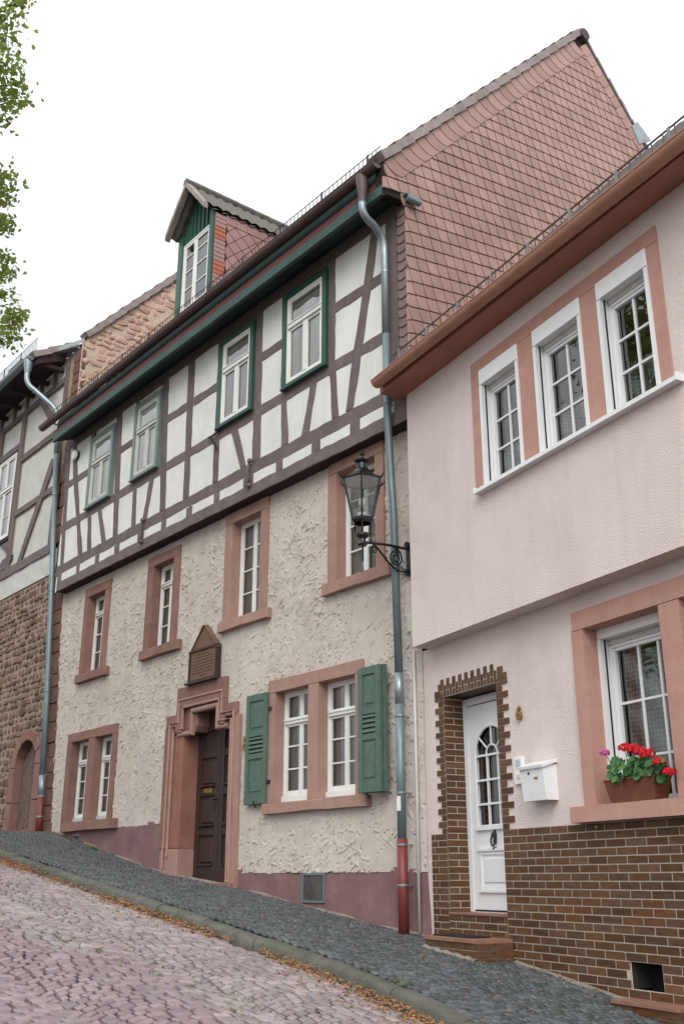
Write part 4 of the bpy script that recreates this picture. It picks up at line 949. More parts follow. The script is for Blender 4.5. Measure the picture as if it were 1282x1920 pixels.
# upper window surround (flat painted bands) and windows
for r_, nm in ((rect(1.52, 4.31, 6.642, 6.79), 'painted_lintel'), (rect(1.52, 1.678, 5.36, 6.64), 'painted_jamb'), (rect(2.352, 2.598, 5.36, 6.64), 'painted_jamb'), (rect(3.312, 3.538, 5.36, 6.64), 'painted_jamb'), (rect(4.182, 4.31, 5.36, 6.64), 'painted_jamb')):
    mb = MB(); mb.chip(F6, r_, OU-.15, OU+.018, .004); mb.build(nm, 'pink_trim', h6)
mb = MB(); mb.chip(F6, rect(1.58, 4.39, 5.285, 5.325), OU-.05, OU+.08, .006); mb.build('window_sill', 'white_plastic', h6)
for a, b in ((1.565, 1.58), (4.39, 4.405)):
    mb = MB(); mb.chip(F6, rect(a, b, 5.28, 5.35), OU, OU+.085, .003); mb.build('sill_end', 'white_plastic', h6)
def plastic_window(F, parent, u0, u1, z0, z1, o, boxh, vbars, hbars, side=.07, lab=None, cur=True):
    """roller-shutter box, guide rails, inner sash with bars"""
    mb = MB(); mb.chip(F, rect(u0, u1, z1-boxh, z1), o-.12, o+.004, .006)
    for a, b in ((u0, u0+side*.62), (u1-side*.62, u1)): mb.chip(F, rect(a, b, z0, z1-boxh-.001), o-.17, o, .005)
    w = mb.build('window', 'white_plastic', parent, label=lab)
    mb = MB(); mb.box(F, u0+side*.62+.001, u0+side*.62+.010, z0, z1-boxh-.002, o-.056, o-.044); mb.build('guide_slot', 'rubber', w)
    mb = MB(); mb.box(F, u1-side*.62-.01, u1-side*.62-.001, z0, z1-boxh-.002, o-.056, o-.044); mb.build('guide_slot', 'rubber', w)
    mb = MB(); mb.chip(F, rect(u0+side*.8, u1-side*.8, z1-boxh-.05, z1-boxh-.002), o-.14, o-.085, .004); mb.box(F, (u0+u1)/2-.03, (u0+u1)/2+.03, z1-boxh-.03, z1-boxh-.02, o-.085, o-.075); mb.build('roller_slat', 'old_white', w)
    A, B, C_, E_ = u0+side*.66, u1-side*.66, z0, z1-boxh-.052
    mb = MB(); ring(mb, F, A, B, C_, E_, .024, o-.16, o-.095, bev=.004, wb=.035); ring(mb, F, A+.025, B-.025, C_+.036, E_-.025, .030, o-.16, o-.108, bev=.006)
    a0, a1, c0, c1 = A+.055, B-.055, C_+.066, E_-.055
    ue = [a0]+[x for v in vbars for x in (a0+(a1-a0)*v-.011, a0+(a1-a0)*v+.011)]+[a1]; ze = [c0]+[x for v in hbars for x in (c0+(c1-c0)*v-.011, c0+(c1-c0)*v+.011)]+[c1]
    for v in vbars: x = a0+(a1-a0)*v; mb.chip(F, rect(x-.011, x+.011, c0, c1), o-.15, o-.122, .004)
    for v in hbars:
        for p, q in zip(ue[::2], ue[1::2]): z = c0+(c1-c0)*v; mb.chip(F, rect(p, q, z-.011, z+.011), o-.15, o-.124, .004)
    mb.build('sash_bars', 'white_plastic', w)
    for p, q in zip(ue[::2], ue[1::2]):
        for r_, s_ in zip(ze[::2], ze[1::2]):
            g = MB(); g.quad(F(p-.002, r_-.002, o-.138), F(q+.002, r_-.002, o-.138), F(q+.002, s_+.002, o-.138), F(p-.002, s_+.002, o-.138)); g.build('glass_pane', 'glass', w)
    return w
for k, (a, b) in enumerate(upw):
    w = plastic_window(F6, h6, a, b, 5.335, 6.64, OU+.03, .17, [.5], [.335, .665])
    o = curtain(F6, a+.08, b-.08, 5.4, 5.4+(.42 if k else .3), OU-.17, w, 'lace', amp=.012)
    uv = o.data.uv_layers.new(name='UVMap')
    for lp in o.data.loops: v = o.data.vertices[lp.vertex_index].co; uv.data[lp.index].uv = (v.x*1.0, v.z)
# lower window: stone-like painted surround
for r_, nm, oo in ((rect(2.61, 5.0, 3.662, 3.83), 'painted_lintel', .04), (rect(2.60, 2.75, 2.17, 3.66), 'painted_jamb', .038), (rect(3.68, 3.90, 2.17, 3.66), 'painted_mullion', .038), (rect(4.83, 4.99, 2.17, 3.66), 'painted_jamb', .038)):
    mb = MB(); mb.chip(F6, r_, -.25, oo, .006); mb.build(nm, 'pink_trim', h6)
mb = MB(); mb.chip(F6, rect(2.49, 5.1, 2.04, 2.168), -.25, .12, .014); mb.build('stone_sill', 'pink_trim', h6)
for a, b in ((2.75, 3.68), (3.90, 4.83)):
    w = plastic_window(F6, h6, a, b, 2.17, 3.66, -.12, .085, [.36, .68], [.26, .63], side=.06)
    o = curtain(F6, a+.1, b-.1, 2.25, 3.45, -.33, w, 'lace', amp=.01)
    uv = o.data.uv_layers.new(name='UVMap')
    for lp in o.data.loops: v = o.data.vertices[lp.vertex_index].co; uv.data[lp.index].uv = (v.x*1.0, v.z)
# eaves, gutter, roof
gzl = lambda u: 7.17-.032*u
mb = MB(); mb.quad(F6(.02, 7.05, OU-.05), F6(UE, 6.98, OU-.05), F6(UE, 6.93, .5), F6(.02, 7.06, .5)); mb.quad(F6(.02, 7.06, .5), F6(UE, 6.93, .5), F6(UE, 7.14, .5), F6(.02, 7.27, .5)); mb.add([F6(.02, 7.05, -.1), F6(.02, 7.06, .5), F6(.02, 7.27, .5), F6(.02, 7.8, -.1)], [(0, 1, 2, 3)]); mb.build('eave_box', 'eave_brown', h6)
mb = MB(); n = 10
for r in (.078, .07): mb.grid(lambda x, y, r=r: F6(.08+x*UE, gzl(.08+x*UE)-r*math.sin(math.pi*y), .58+r*math.cos(math.pi*y)), 4, n)
mb.add([F6(.08, gzl(0), .58)]+[F6(.08, gzl(0)-.078*math.sin(math.pi*k/n), .58+.078*math.cos(math.pi*k/n)) for k in range(n+1)], [(0, k, k+1) for k in range(1, n+1)])
mb.tube([F6(.08, gzl(.08)+.002, .657), F6(UE, gzl(UE)+.002, .657)], .009, 6)
g = mb.build('gutter', 'gutter_copper', h6, auto=50)
for u in (.55, 1.35, 2.15, 2.95, 3.75, 4.55): 
    mb = MB(); mb.grid(lambda x, y, u=u: F6(u+x*.022, gzl(u)-.083*math.sin(math.pi*y), .58+.083*math.cos(math.pi*y)), 1, n); mb.build('gutter_strap', 'gutter_copper', g)
mb = MB(); sl = math.tan(math.radians(46.9))
def rp(a, b):
    u = .1+a*UE; o = .55-4.6*b; return F6(u, 7.17-.03*u+(.55-o)*sl+.03*abs(math.sin(u*math.pi/.22))-.022*((b*14) % 1), o)
mb.grid(rp, 200, 42); mb.build('roof', 'roof_tile', h6)
snowguard(F6, .35, UE, 7.20, .50, h6, h=.22, step=.13, m_='guard_brown', sup=.62, slope=-.03, start=-.05)
# lead flashing where the roof meets the slated gable
lf = [FG.q(x, y, .03) for x, y in ((1184, 236), (1194, 228), (1206, 244), (1220, 264), (1198, 270))]
mb = MB(); mb.chip(FG, lf, .0, .035, .004); mb.build('lead_flashing', 'lead', h6)
# ---- brick tiles
bricks = []
PZ = .0645; TOP = 2.03
def brick(F, a, b, z0, z1, o0=0.002, o1=.014, tone=None):
    t = tone if tone is not None else min(1, max(0, R.gauss(.42, .28)))
    return (F((a+b)/2, (z0+z1)/2, o1), (lambda m2: m2.chip(F, rect(a, b, z0, z1), o0, o1, .002, tone=t)))
def holefree(a, b, z0, z1):
    if b > 2.955 and a < 3.305 and z1 > .812 and z0 < 1.0: return False
    return True
for r in range(24):
    z1 = TOP-r*PZ; z0 = z1-PZ+.009
    # right field from the jamb edge
    x = 1.385+([0, .12][r % 2]); bricks.append(brick(F6, 1.385, x-.009, z0, z1)) if r % 2 else None
    while x < UE-.3:
        b = x+.236-.009
        ugz = gz(F6((x+b)/2, 0)[0])
        if z1 > ugz-.05:
            a_, b_ = x, b
            if not holefree(a_, b_, z0, z1):
                if a_ < 2.94: b_ = 2.95
                elif b_ > 3.32: a_ = 3.31
                else: a_ = b_
            if b_-a_ > .03: bricks.append(brick(F6, a_, b_, z0, z1))
        x += .236
    # left pier below the plinth line
    if z0 > .95:
        if r % 2: bricks.append(brick(F6, .11, .235, z0, z1)); bricks.append(brick(F6, .245, .398, z0, z1))
        else: bricks.append(brick(F6, .11, .17, z0, z1)); bricks.append(brick(F6, .18, .398, z0, z1))
nr = int((3.42-TOP)/PZ)+1
for r in range(nr):
    z0 = TOP+r*PZ+.002; z1 = z0+PZ-.011
    e = .255 if r % 2 else .325; bricks.append(brick(F6, e, .398, z0, z1))
    e = 1.565 if r % 2 else 1.475; bricks.append(brick(F6, 1.385, e, z0, z1))
for r, (a, b) in enumerate(((.30, .38), (.255, .33))): pass
bricks.append(brick(F6, .255, .372, 3.43, 3.49)); bricks.append(brick(F6, .325, .372, 3.50, 3.56)); bricks.append(brick(F6, 1.415, 1.56, 3.43, 3.49)); bricks.append(brick(F6, 1.415, 1.50, 3.50, 3.56))
for i in range(18):
    a = .378+i*.0575
    if i % 2 == 0: bricks.append(brick(F6, a, a+.048, 3.485, 3.605)); bricks.append(brick(F6, a, a+.048, 3.42, 3.476))
    else: bricks.append(brick(F6, a, a+.048, 3.42, 3.535))
# reveals of the doorway
FRl = Frame(F6(.40, 0, 0), -F6.N, F6.R)      # left reveal: u = depth into the wall, faces right
FRr = Frame(F6(1.38, 0, 0), -F6.N, -F6.R)
for r in range(34):
    z0 = 1.30+r*PZ-.03; z1 = z0+PZ-.009
    if z1 > 3.41: break
    for F_ in (FRl, FRr):
        bb = [(0.0, .115), (.124, .25)] if r % 2 else [(0.0, .235), ]
        for a, b in bb: bricks.append(brick(F_, a+.001, b, z0, z1))
FTop = Frame(F6(0, 3.41, 0), F6.R, (0, 0, -1))
mb = MB(); mb.quad(F6(.4, 3.415, .012), F6(1.38, 3.415, .012), F6(1.38, 3.415, -.3), F6(.4, 3.415, -.3)); mb.build('doorway_soffit', 'brick_tile', h6)
for z in (1.215, 1.15, 1.085):   # riser under the door, set back
    x = .402+(.12 if z == 1.15 else .0)
    if z == 1.15: bricks.append(brick(F6, .402, .513, z, z+.055))
    while x < 1.37: bricks.append(brick(F6, x, min(x+.227, 1.378), z, z+.055)); x += .236
mb = MB(); mb.box(F6, .4, 1.38, .9, 1.272, -.3, .0105); mb.build('sill_riser', 'joint', h6)
mb = MB(); mb.chip(F6, rect(.402, 1.378, 1.273, 1.290), -.28, .022, .004); mb.build('threshold_tile', 'terracotta', h6)
# mortar backing
mb = MB(); 
for a, b, c, d in ((1.382, UE, .2, TOP+.004), (.105, .4, .9, TOP+.004)):
    if a > 1: 
        for (p, q, r_, s_) in ((a, 2.955, c, d), (2.955, 3.305, 1.002, d), (2.955, 3.305, c, .808), (3.305, b, c, d)): mb.quad(F6(p, r_, .0105), F6(q, r_, .0105), F6(q, s_, .0105), F6(p, s_, .0105))
    else: mb.quad(F6(a, c, .0105), F6(b, c, .0105), F6(b, d, .0105), F6(a, d, .0105))
for F_ in (FRl, FRr): mb.quad(F_(0, 1.2, .0105), F_(.27, 1.2, .0105), F_(.27, 3.41, .0105), F_(0, 3.41, .0105))
mb.quad(F6(.372, 3.412, .0105), F6(1.42, 3.412, .0105), F6(1.42, 3.53, .0105), F6(.372, 3.53, .0105))
mb.build('mortar', 'joint', h6)
# cellar opening, the shade inside put into its dark colours
mb = MB()
for a, b in ((F6(2.957, .808, .0), F6(2.957, 1.002, .0)), (F6(3.303, .808, 0), F6(3.303, 1.002, 0))):
    p = np.array(a)-F6.N*.25; q = np.array(b)-F6.N*.25; mb.quad(a, tuple(p), tuple(q), b)
mb.quad(F6(2.957, 1.002, .0), F6(3.303, 1.002, 0), F6(3.303, 1.002, -.25), F6(2.957, 1.002, -.25)); mb.build('cellar_reveal', 'inside', h6)
mb = MB(); mb.quad(F6(2.9, .7, -.2), F6(3.35, .7, -.2), F6(3.35, 1.1, -.2), F6(2.9, 1.1, -.2)); mb.build('cellar_hatch', 'dark_room', h6)
print('bricks', len(bricks))
pieces('brick', bricks, 'brick_tile', h6, limit=300)
mb = MB(); mb.tube([F6(2.70, 2.005, .012), F6(2.70, 2.005, .018)], .014, 10); mb.build('yellow_marker', 'yellow_mark', h6)
# ---- front door
def q6(pts, o): return Q(F6, 'CD', pts, o)
d = thing('front_door', F6(.9, 1.29, -.25), 'white panelled front door with an arched glazed light under a toothed brick surround', 'door')
OD = -.25
mb = MB(); ring(mb, F6, .402, 1.378, 1.29, 3.40, .075, OD-.06, OD+.015, wb=.02); mb.build('door_frame', 'white_plastic', d)
mb = MB()
DL0, DL1, DZ0, DZ1 = .485, 1.295, 1.315, 3.315
gl0, gl1, gz0, gz1 = .60, 1.18, 2.10, 2.77; gc = (gl0+gl1)/2; gr = (gl1-gl0)/2; AZ = 2.80; ar = .27
# leaf as a slab with the glazed opening cut out (strips and an arch)
mb.box(F6, DL0, gl0, DZ0, DZ1, OD-.05, OD); mb.box(F6, gl1, DL1, DZ0, DZ1, OD-.05, OD); mb.box(F6, gl0, gl1, DZ0, 2.10, OD-.05, OD); 
na = 16
arch = [(gc+gr*math.cos(math.pi*k/na), 2.79+.29*math.sin(math.pi*k/na)) for k in range(na+1)]
for k in range(na):
    a, b = arch[k], arch[k+1]; mb.add([F6(a[0], a[1], OD), F6(b[0], b[1], OD), F6(b[0], DZ1, OD), F6(a[0], DZ1, OD)], [(0, 1, 2, 3)])
leaf = mb.build('door_leaf', 'white_plastic', d)
mb = MB(); mb.tube([F6(u, z, OD+.004) for u, z in [(gl1, 2.10)]+arch+[(gl0, 2.10), (gl1, 2.10)]], .014, 6)
for z in (2.79, 2.545, 2.31): mb.chip(F6, rect(gl0, gl1, z-.011, z+.011), OD-.02, OD+.004, .004)
for u in (gc-.095, gc+.095): mb.chip(F6, rect(u-.010, u+.010, 2.1, 2.79), OD-.02, OD+.003, .004)
for k in range(9): pass
mb.tube([F6(gc+.1*math.cos(math.pi*k/8), 2.79+.1*math.sin(math.pi*k/8), OD) for k in range(9)], .010, 6)
for an in (40, 90, 140):
    c_, s_ = math.cos(math.radians(an)), math.sin(math.radians(an)); mb.tube([F6(gc+.1*c_, 2.79+.1*s_, OD), F6(gc+.285*c_, 2.79+.285*s_, OD)], .010, 6)
mb.build('glazing_bars', 'white_plastic', leaf)
mb = MB(); mb.chip(F6, rect(.57, 1.21, 2.06, 2.09), OD, OD+.03, .006); mb.build('door_ledge', 'white_plastic', leaf)
mb = MB(); ring(mb, F6, .60, 1.18, 1.50, 1.86, .035, OD, OD+.014, bev=.006); mb.chip(F6, rect(.67, 1.11, 1.565, 1.795), OD, OD+.016, .014); mb.chip(F6, rect(.58, 1.20, 1.86, 1.885), OD, OD+.028, .006); mb.chip(F6, rect(.58, 1.20, 1.475, 1.50), OD, OD+.028, .006); mb.build('door_panel', 'white_plastic', leaf)
mb = MB(); mb.quad(F6(gl0, 2.1, OD-.03), F6(gl1, 2.1, OD-.03), F6(gl1, 3.09, OD-.03), F6(gl0, 3.09, OD-.03)); mb.build('glass_pane', 'glass', leaf)
mb = MB(); mb.box(F6, DL0, DL1, 1.3, 3.3, OD-.14, OD-.12); mb.build('hall_behind', 'inside', d)
mb = MB(); mb.box(F6, DL0+.01, DL1-.01, 1.300, 1.312, OD-.03, OD+.018); mb.build('door_seal', 'rubber', d)
kx, kz = gc-.01, 1.98
mb = MB(); mb.ball(F6(kx, kz+.03, OD+.02), .028, 10, 6); mb.tube([F6(kx+.03*math.sin(a)*1.0, kz-.03+.045*math.cos(a), OD+.035) for a in np.linspace(.5, 5.8, 12)], .009, 6); mb.tube([F6(kx, kz+.06, OD), F6(kx, kz+.085, OD+.01)], [.02, .006], 8); mb.tube([F6(kx, kz-.1, OD), F6(kx, kz-.1, OD+.03)], .014, 8); mb.chip(F6, [(kx-.02, kz-.05), (kx+.02, kz-.05), (kx+.028, kz+.03), (kx, kz+.08), (kx-.028, kz+.03)], OD, OD+.015, .004)
mb.build('door_knocker', 'iron', leaf, auto=50)
# ---- brick doorstep with mat
st = thing('doorstep', F6(1.0, gz(F6(1, 0)[0]), .25), 'low brick-tile doorstep with terracotta rim below the white door', 'doorstep')
SU0, SU1, SO = .60, 1.44, .42
sb = []
for r in range(4):
    z1 = 1.082-.055-r*PZ+.035; z0 = z1-PZ+.009
    x = SU0
    while x < SU1-.02: sb.append(brick(F6, x, min(x+.227-(.1 if x == SU0 and r % 2 else 0), SU1), z0, z1, SO-.02, SO, tone=.55+R.uniform(-.1, .1))); x = min(x+.236-(.1 if x == SU0 and r % 2 else 0), SU1)
    FS = Frame(F6(SU1, 0, SO-.014), -F6.N, F6.R); x = 0
    while x < SO-.03: sb.append(brick(FS, x, min(x+.19, SO-.02), z0, z1, -.01, .01, tone=.75+R.uniform(-.1, .1))); x += .2
pieces('brick', sb, 'brick_tile', st)
mb = MB(); mb.box(F6, SU0+.005, SU1-.006, .7, 1.06, .016, SO-.008); mb.build('step_core', 'joint', st)
for i in range(5):
    mb = MB(); a = SU0-.01+i*(SU1-SU0+.02)/5; mb.chip(F6, rect(a, a+(SU1-SU0+.02)/5-.005, 1.062, 1.095), SO-.1, SO+.012, .008); mb.build('rim_tile', 'terracotta', st)
mb = MB(); mb.chip(F6, rect(SU0, SU1+.01, 1.061, 1.092), .016, SO-.105, .004); mb.build('step_top', 'terracotta', st)
mb = MB(); P_ = []
mb.box(F6, SU0+.03, SU0+.62, 1.094, 1.107, .09, SO-.07); mb.build('doormat', 'rubber', label='dark rubber doormat on the brick doorstep', cat='doormat')
# mortar spill round the step foot
mb = MB(); base = lambda u, o: gz(F6(u, 0, o)[0])
def spill(a, b):
    u = SU0-.02+a*(SU1-SU0+.04); o = SO-.01+b*.045; P = F6(u, 0, o); return (P[0], P[1], pavez(P[0], P[1])+.03*(1-b)+.006*math.sin(a*31)-.002)
mb.grid(spill, 30, 3); mb.build('mortar_foot', 'old_mortar', st)
# ---- cellar ledge
cl_ = thing('cellar_ledge', F6(3.25, gz(F6(3.25, 0)[0]), .2), 'low brick ledge with a terracotta top before the cellar opening', 'ledge')
zc = .75; 
mb = MB(); mb.box(F6, 3.0, 3.68, .45, zc-.022, .05, .235); mb.build('ledge_core', 'joint', cl_)
lb = []
for r in range(2):
    z1 = zc-.024-r*PZ; x = 3.0
    while x < 3.67: lb.append(brick(F6, x, min(x+.227, 3.68), z1-PZ+.009, z1, .235, .25, tone=.4+R.uniform(-.1, .1))); x += .236
    FS = Frame(F6(3.68, 0, .25), -F6.N, F6.R); lb.append(brick(FS, 0, .19, z1-PZ+.009, z1, 0, .015, tone=.35))
pieces('brick', lb, 'brick_tile', cl_)
mb = MB(); mb.chip(F6, rect(2.99, 3.69, zc-.022, zc), .02, .262, .005); mb.build('ledge_top', 'terracotta', cl_)
# ---- mailbox, intercom, number
t = thing('letterbox', F6(2.05, 2.25, .05), 'white metal letterbox hanging on the pink wall right of the door', 'letterbox')
mb = MB(); mb.add([F6(u, z, o) for (z, o) in ((2.25, .0), (2.25, .13), (2.53, .16), (2.56, .0)) for u in (1.89, 2.22)], [(0, 1, 3, 2), (2, 3, 5, 4), (4, 5, 7, 6), (0, 2, 4, 6), (1, 7, 5, 3), (0, 6, 7, 1)]); mb.build('box_body', 'white_plastic', t)
mb = MB(); mb.add([F6(u, z, o) for (z, o) in ((2.52, .175), (2.545, .18), (2.60, .0), (2.575, .0)) for u in (1.87, 2.24)], [(0, 1, 3, 2), (2, 3, 5, 4), (4, 5, 7, 6), (6, 7, 1, 0), (0, 2, 4, 6), (1, 7, 5, 3)]); mb.build('lid', 'white_plastic', t)
mb = MB(); mb.tube([F6(2.02, 2.485, .155), F6(2.02, 2.485, .163)], .011, 10); mb.build('lock', 'iron', t)
mb = MB(); mb.chip(F6, rect(2.085, 2.14, 2.43, 2.448), .148, .153, .001); mb.build('name_plate', 'brass', t)
t = thing('intercom', F6(1.70, 2.42, .02), 'narrow white intercom panel behind the letterbox', 'intercom')
mb = MB(); mb.chip(F6, rect(1.63, 1.76, 2.42, 2.665), 0, .03, .006); mb.build('intercom_case', 'white_plastic', t)
for k in range(8): mb = MB(); mb.box(F6, 1.66, 1.73, 2.56+k*.011, 2.563+k*.011, .03, .032); mb.build('speaker_slot', 'steel', t)
mb = MB(); mb.chip(F6, rect(1.67, 1.72, 2.47, 2.51), .03, .036, .002); mb.build('bell_button', 'old_white', t)
number('6', F6, 1.70, 3.0, .012, .135, 'brass figure six on the pink wall between door and window')
# ---- window box with geraniums
t = thing('flower_box', F6(3.22, 2.17, .03), 'brown planter with red and pink geraniums on the pink window sill', 'flower box')
mb = MB(); P_ = [F6(u, z, o) for (z, e) in ((2.17, .0), (2.345, 1.0)) for (u, o) in ((3.0-.045*e, .095+.025*e), (3.49+.045*e, .095+.025*e), (3.49+.045*e, -.04-.02*e), (3.0-.045*e, -.04-.02*e))]
mb.add(P_, [(0, 1, 5, 4), (1, 2, 6, 5), (2, 3, 7, 6), (3, 0, 4, 7), (4, 5, 6, 7)]); mb.tube([P_[4], P_[5], P_[6], P_[7], P_[4]], .007, 5); mb.build('planter', 'planter', t)
gf = Frame(F6(0, 0, 0), F6.R, F6.N)
def gp6(x, y, o): u, z = Q(F6, 'CW', [(x, y)], o)[0]; return np.array(F6(u, z, o))
lv = MB()
for i in range(170):
    x = R.uniform(250, 700); y = R.uniform(1360, 1540)-25*math.cos((x-470)/150); o = R.uniform(-.03, .15); c = gp6(x, y, o)
    r = R.uniform(.018, .036); nrm = Vector((R.uniform(-1, 1)-.3, R.uniform(-1, .2)-.8, R.uniform(.2, 1.3))).normalized(); a = nrm.orthogonal().normalized(); b = nrm.cross(a); C0 = Vector(c)
    n = 9; vs = [tuple(C0-nrm*.006)]+[tuple(C0+a*math.cos(2*math.pi*k/n)*r*(1+.12*(k % 2))+b*math.sin(2*math.pi*k/n)*r*(1+.12*(k % 2))+nrm*.004*(k % 2)) for k in range(n)]
    lv.add(vs, [(0, k+1, (k+1) % n+1) for k in range(n)])
lv.build('geranium_leaves', 'geranium_leaf', t, kind='stuff')
heads = [(380, 1262, .06, 'petal_red'), (450, 1272, .065, 'petal_red'), (548, 1308, .07, 'petal_red'), (500, 1290, .05, 'petal_red'), (650, 1370, .055, 'petal_red'), (725, 1448, .05, 'petal_red'), (222, 1300, .042, 'petal_pink'), (305, 1420, .018, 'petal_pink')]
for x, y, r, mm in heads:
    o = R.uniform(.06, .12); c = gp6(x, y, o); mb = MB()
    for i in range(130):
        th, ph = R.random()*6.28, math.acos(R.uniform(-.5, 1)); dr = Vector((math.sin(ph)*math.cos(th), math.sin(ph)*math.sin(th), math.cos(ph)*.65)); q = Vector(c)+dr*r*R.uniform(.75, 1.05)
        a = dr.orthogonal().normalized(); b = dr.cross(a); s_ = R.uniform(.009, .014)
        mb.add([tuple(q+a*s_+dr*.002), tuple(q+b*s_), tuple(q-a*s_+dr*.002), tuple(q-b*s_), tuple(q-dr*.003)], [(0, 1, 4), (1, 2, 4), (2, 3, 4), (3, 0, 4)])
    mb.build('flower_head', mm, t)
    s_ = MB(); s_.tube([tuple(c), tuple(np.array(c)*.4+gp6(x*.6+190, 1480, .03)*.6), tuple(gp6(x*.5+235, 1540, .02))], .0035, 5); s_.build('stem', 'geranium_leaf', t)
# ================================================================== LEFT HOUSE
h10 = thing('rubble_stone_house', (-21, .5, 2.45), 'old house with brown rubble-stone ground floor and timbered upper storey at the left edge', 'house')
mb = MB(); mb.box(F8, -32, -18.45, 1.5, 12.2, -8, -.45); mb.build('interior_core', 'dark_room', h10)
mb = MB(); mb.box(F8, -32, -18.05, 1.8, 7.75, -.4, -.05)
mb = MB()
for (a, b, c, d) in ((-32, -19.6, 1.8, 7.85), (-19.6, -18.6, 4.08, 7.85), (-18.6, -17.6, 1.8, 9.4), (-19.0, HX-.02, 9.4, 12.3)): mb.quad(F8(a, c, -.022), F8(b, c, -.022), F8(b, d, -.022), F8(a, d, -.022))
mb.build('wall', 'rubble_mortar', h10)
st_ = []
z = 2.25; CA = -19.08; 
while z < 7.35:
    h = R.uniform(.10, .19); x = -23.6
    while x < -18.62:
        w = R.uniform(.10, .30)
        zt_ = z+h
        if zt_ > 7.45+.05*math.sin(x*3): break
        c = (x+w/2, z+h/2); dd = math.hypot(c[0]-CA, c[1]-3.45)
        inside = (abs(c[0]-CA) < .80 and c[1] < 3.5) or (c[1] >= 3.5 and dd < .86)
        if not inside:
            g1 = R.uniform(.012, .026); poly = stonepoly(x+g1, x+w-g1, z+g1*.8, zt_-g1*.8, .014, .4)
            st_.append((F8(c[0], c[1], 0), (lambda m2, poly=poly, oo=R.uniform(-.02, .012), tl=(R.uniform(-.15, .15), R.uniform(-.2, .1)), dm=R.uniform(.0, .012): m2.chip(F8, poly, -.05, oo, .016, tilt=tl, dome=dm))))
        x += w+.006
    z += h+.004
print('rubble', len(st_))
st_ = [s_ for s_ in st_ if seen(s_[0], 150)]
pieces('rubble_stone', st_, 'rubble', h10, limit=300)
mb = MB(); mb.grid(lambda a, b: F8(-32+a*13.35, 7.35+b*.5, -.0+.012*math.sin(a*90+b*5)*math.sin(b*4)), 160, 5); mb.build('plaster_band', 'infill_old', h10, smooth=True)
# quoins beside the middle house
z = 2.2; i = 0
while z < 12.2:
    h = R.uniform(.24, .42) if z < 9 else R.uniform(.15, .3); r_ = lean(z+h/2) if z < 9.5 else HX; l_ = r_-R.choice([.36, .50]) if z < 9.5 else r_-R.choice([.25, .45])
    if z < 9.5:
        mb = MB(); mb.chip(F8, stonepoly(l_, r_+.03, z+.006, z+h-.006, .008, .14), -.06, .012+R.uniform(0, .015), .012); mb.build('quoin_stone', 'quoin', h10)
    else:
        mb = MB(); mb.chip(F8, stonepoly(l_, r_, z+.006, z+h-.006, .008, .2), -.06, .012, .012); mb.build('quoin_stone', 'quoin', h10)
        if l_ > HX-.3: mb = MB(); mb.chip(F8, stonepoly(-18.8, l_-.01, z+.006, z+h-.006, .008, .2), -.06, .004, .012); mb.build('quoin_stone', 'quoin', h10)
    z += h
# right-facing rubble gable above the neighbour's roof
mb = MB(); gg = [(-.04, 8.5), (8.5, 8.5), (8.5, 12), (4.1, 16.85), (-.04, 12.35)]
mb.add([FH(u, z, -.022) for u, z in gg], [tuple(range(5))]); mb.build('gable_wall', 'gable_mortar', h10)
gs = []; z = 10.2
while z < 16.2:
    h = R.uniform(.08, .20); x = -.03
    while x < 4.6:
        w = R.uniform(.10, .36); c = (x+w/2, z+h/2); vl = lambda u: 12.43+1.13*u
        if c[1] < vl(c[0])-.03 and seen(FH(*c), 60) and R.random() < .93:
            poly = stonepoly(x+.010, x+w-.010, z+.010, z+h-.010, .022, .45); poly = [(u, min(q_, vl(u))) for u, q_ in poly]
            gs.append((FH(c[0], c[1], 0), (lambda m2, poly=poly, oo=R.uniform(-.014, .008), tl=(R.uniform(-.07, .07), R.uniform(-.07, .07)): m2.chip(FH, poly, -.05, oo, .018, tilt=tl, dome=.008))))
        x += w+.01
    z += h+.006
pieces('gable_stone', gs, 'gable_stone', h10, limit=300)
verge(FH, .05, 12.50, math.atan(1.13), 5.6, .40, h10, w=.12, o1=.06)
mb = MB(); mb.quad((HX+.03, -.02, 12.44), (HX+.05, .45, 12.98), (-19.0, .35, 12.9), (-19.1, -.25, 12.5)); mb.add([(HX+.03, -.02, 12.44), (-19.1, -.25, 12.5), (-19.1, -.25, 12.40), (HX+.03, -.02, 12.34)], [(0, 1, 2, 3)]); mb.build('lead_flashing', 'lead', h10)
mb = MB()
mb.grid(lambda a, b: (-32+a*12.75, -.72+b*1.1, 12.2+b*.65+.03*abs(math.sin(a*130))), 200, 4); mb.grid(lambda a, b: (-32+a*13.65, .38+b*3.7, 12.85+b*4.18+.03*abs(math.sin(a*140))), 200, 16); mb.build('roof', 'roof_tile', h10)
FV = Frame((-19.2, 0, 0), (0, 1, 0), (1, 0, 0)); verge(FV, -.72, 12.15, math.radians(32), 1.1, .42, h10, w=.12, o1=.05)
mb = MB(); mb.quad((-32, -.68, 12.14), (-19.2, -.68, 12.14), (-19.2, .0, 12.25), (-32, .0, 12.25)); mb.chip(FV, [(-.66, 12.0), (-.66, 12.13), (.0, 12.5), (0, 12.3)], -.12, -.0, .006); mb.build('eave_soffit', 'timber_dark', h10)
for k in range(12):
    mb = MB(); u = -19.3-k*.8; mb.box(F8, u-.05, u+.05, 12.04, 12.125, 0, .55); mb.build('rafter_end', 'timber_dark', h10)
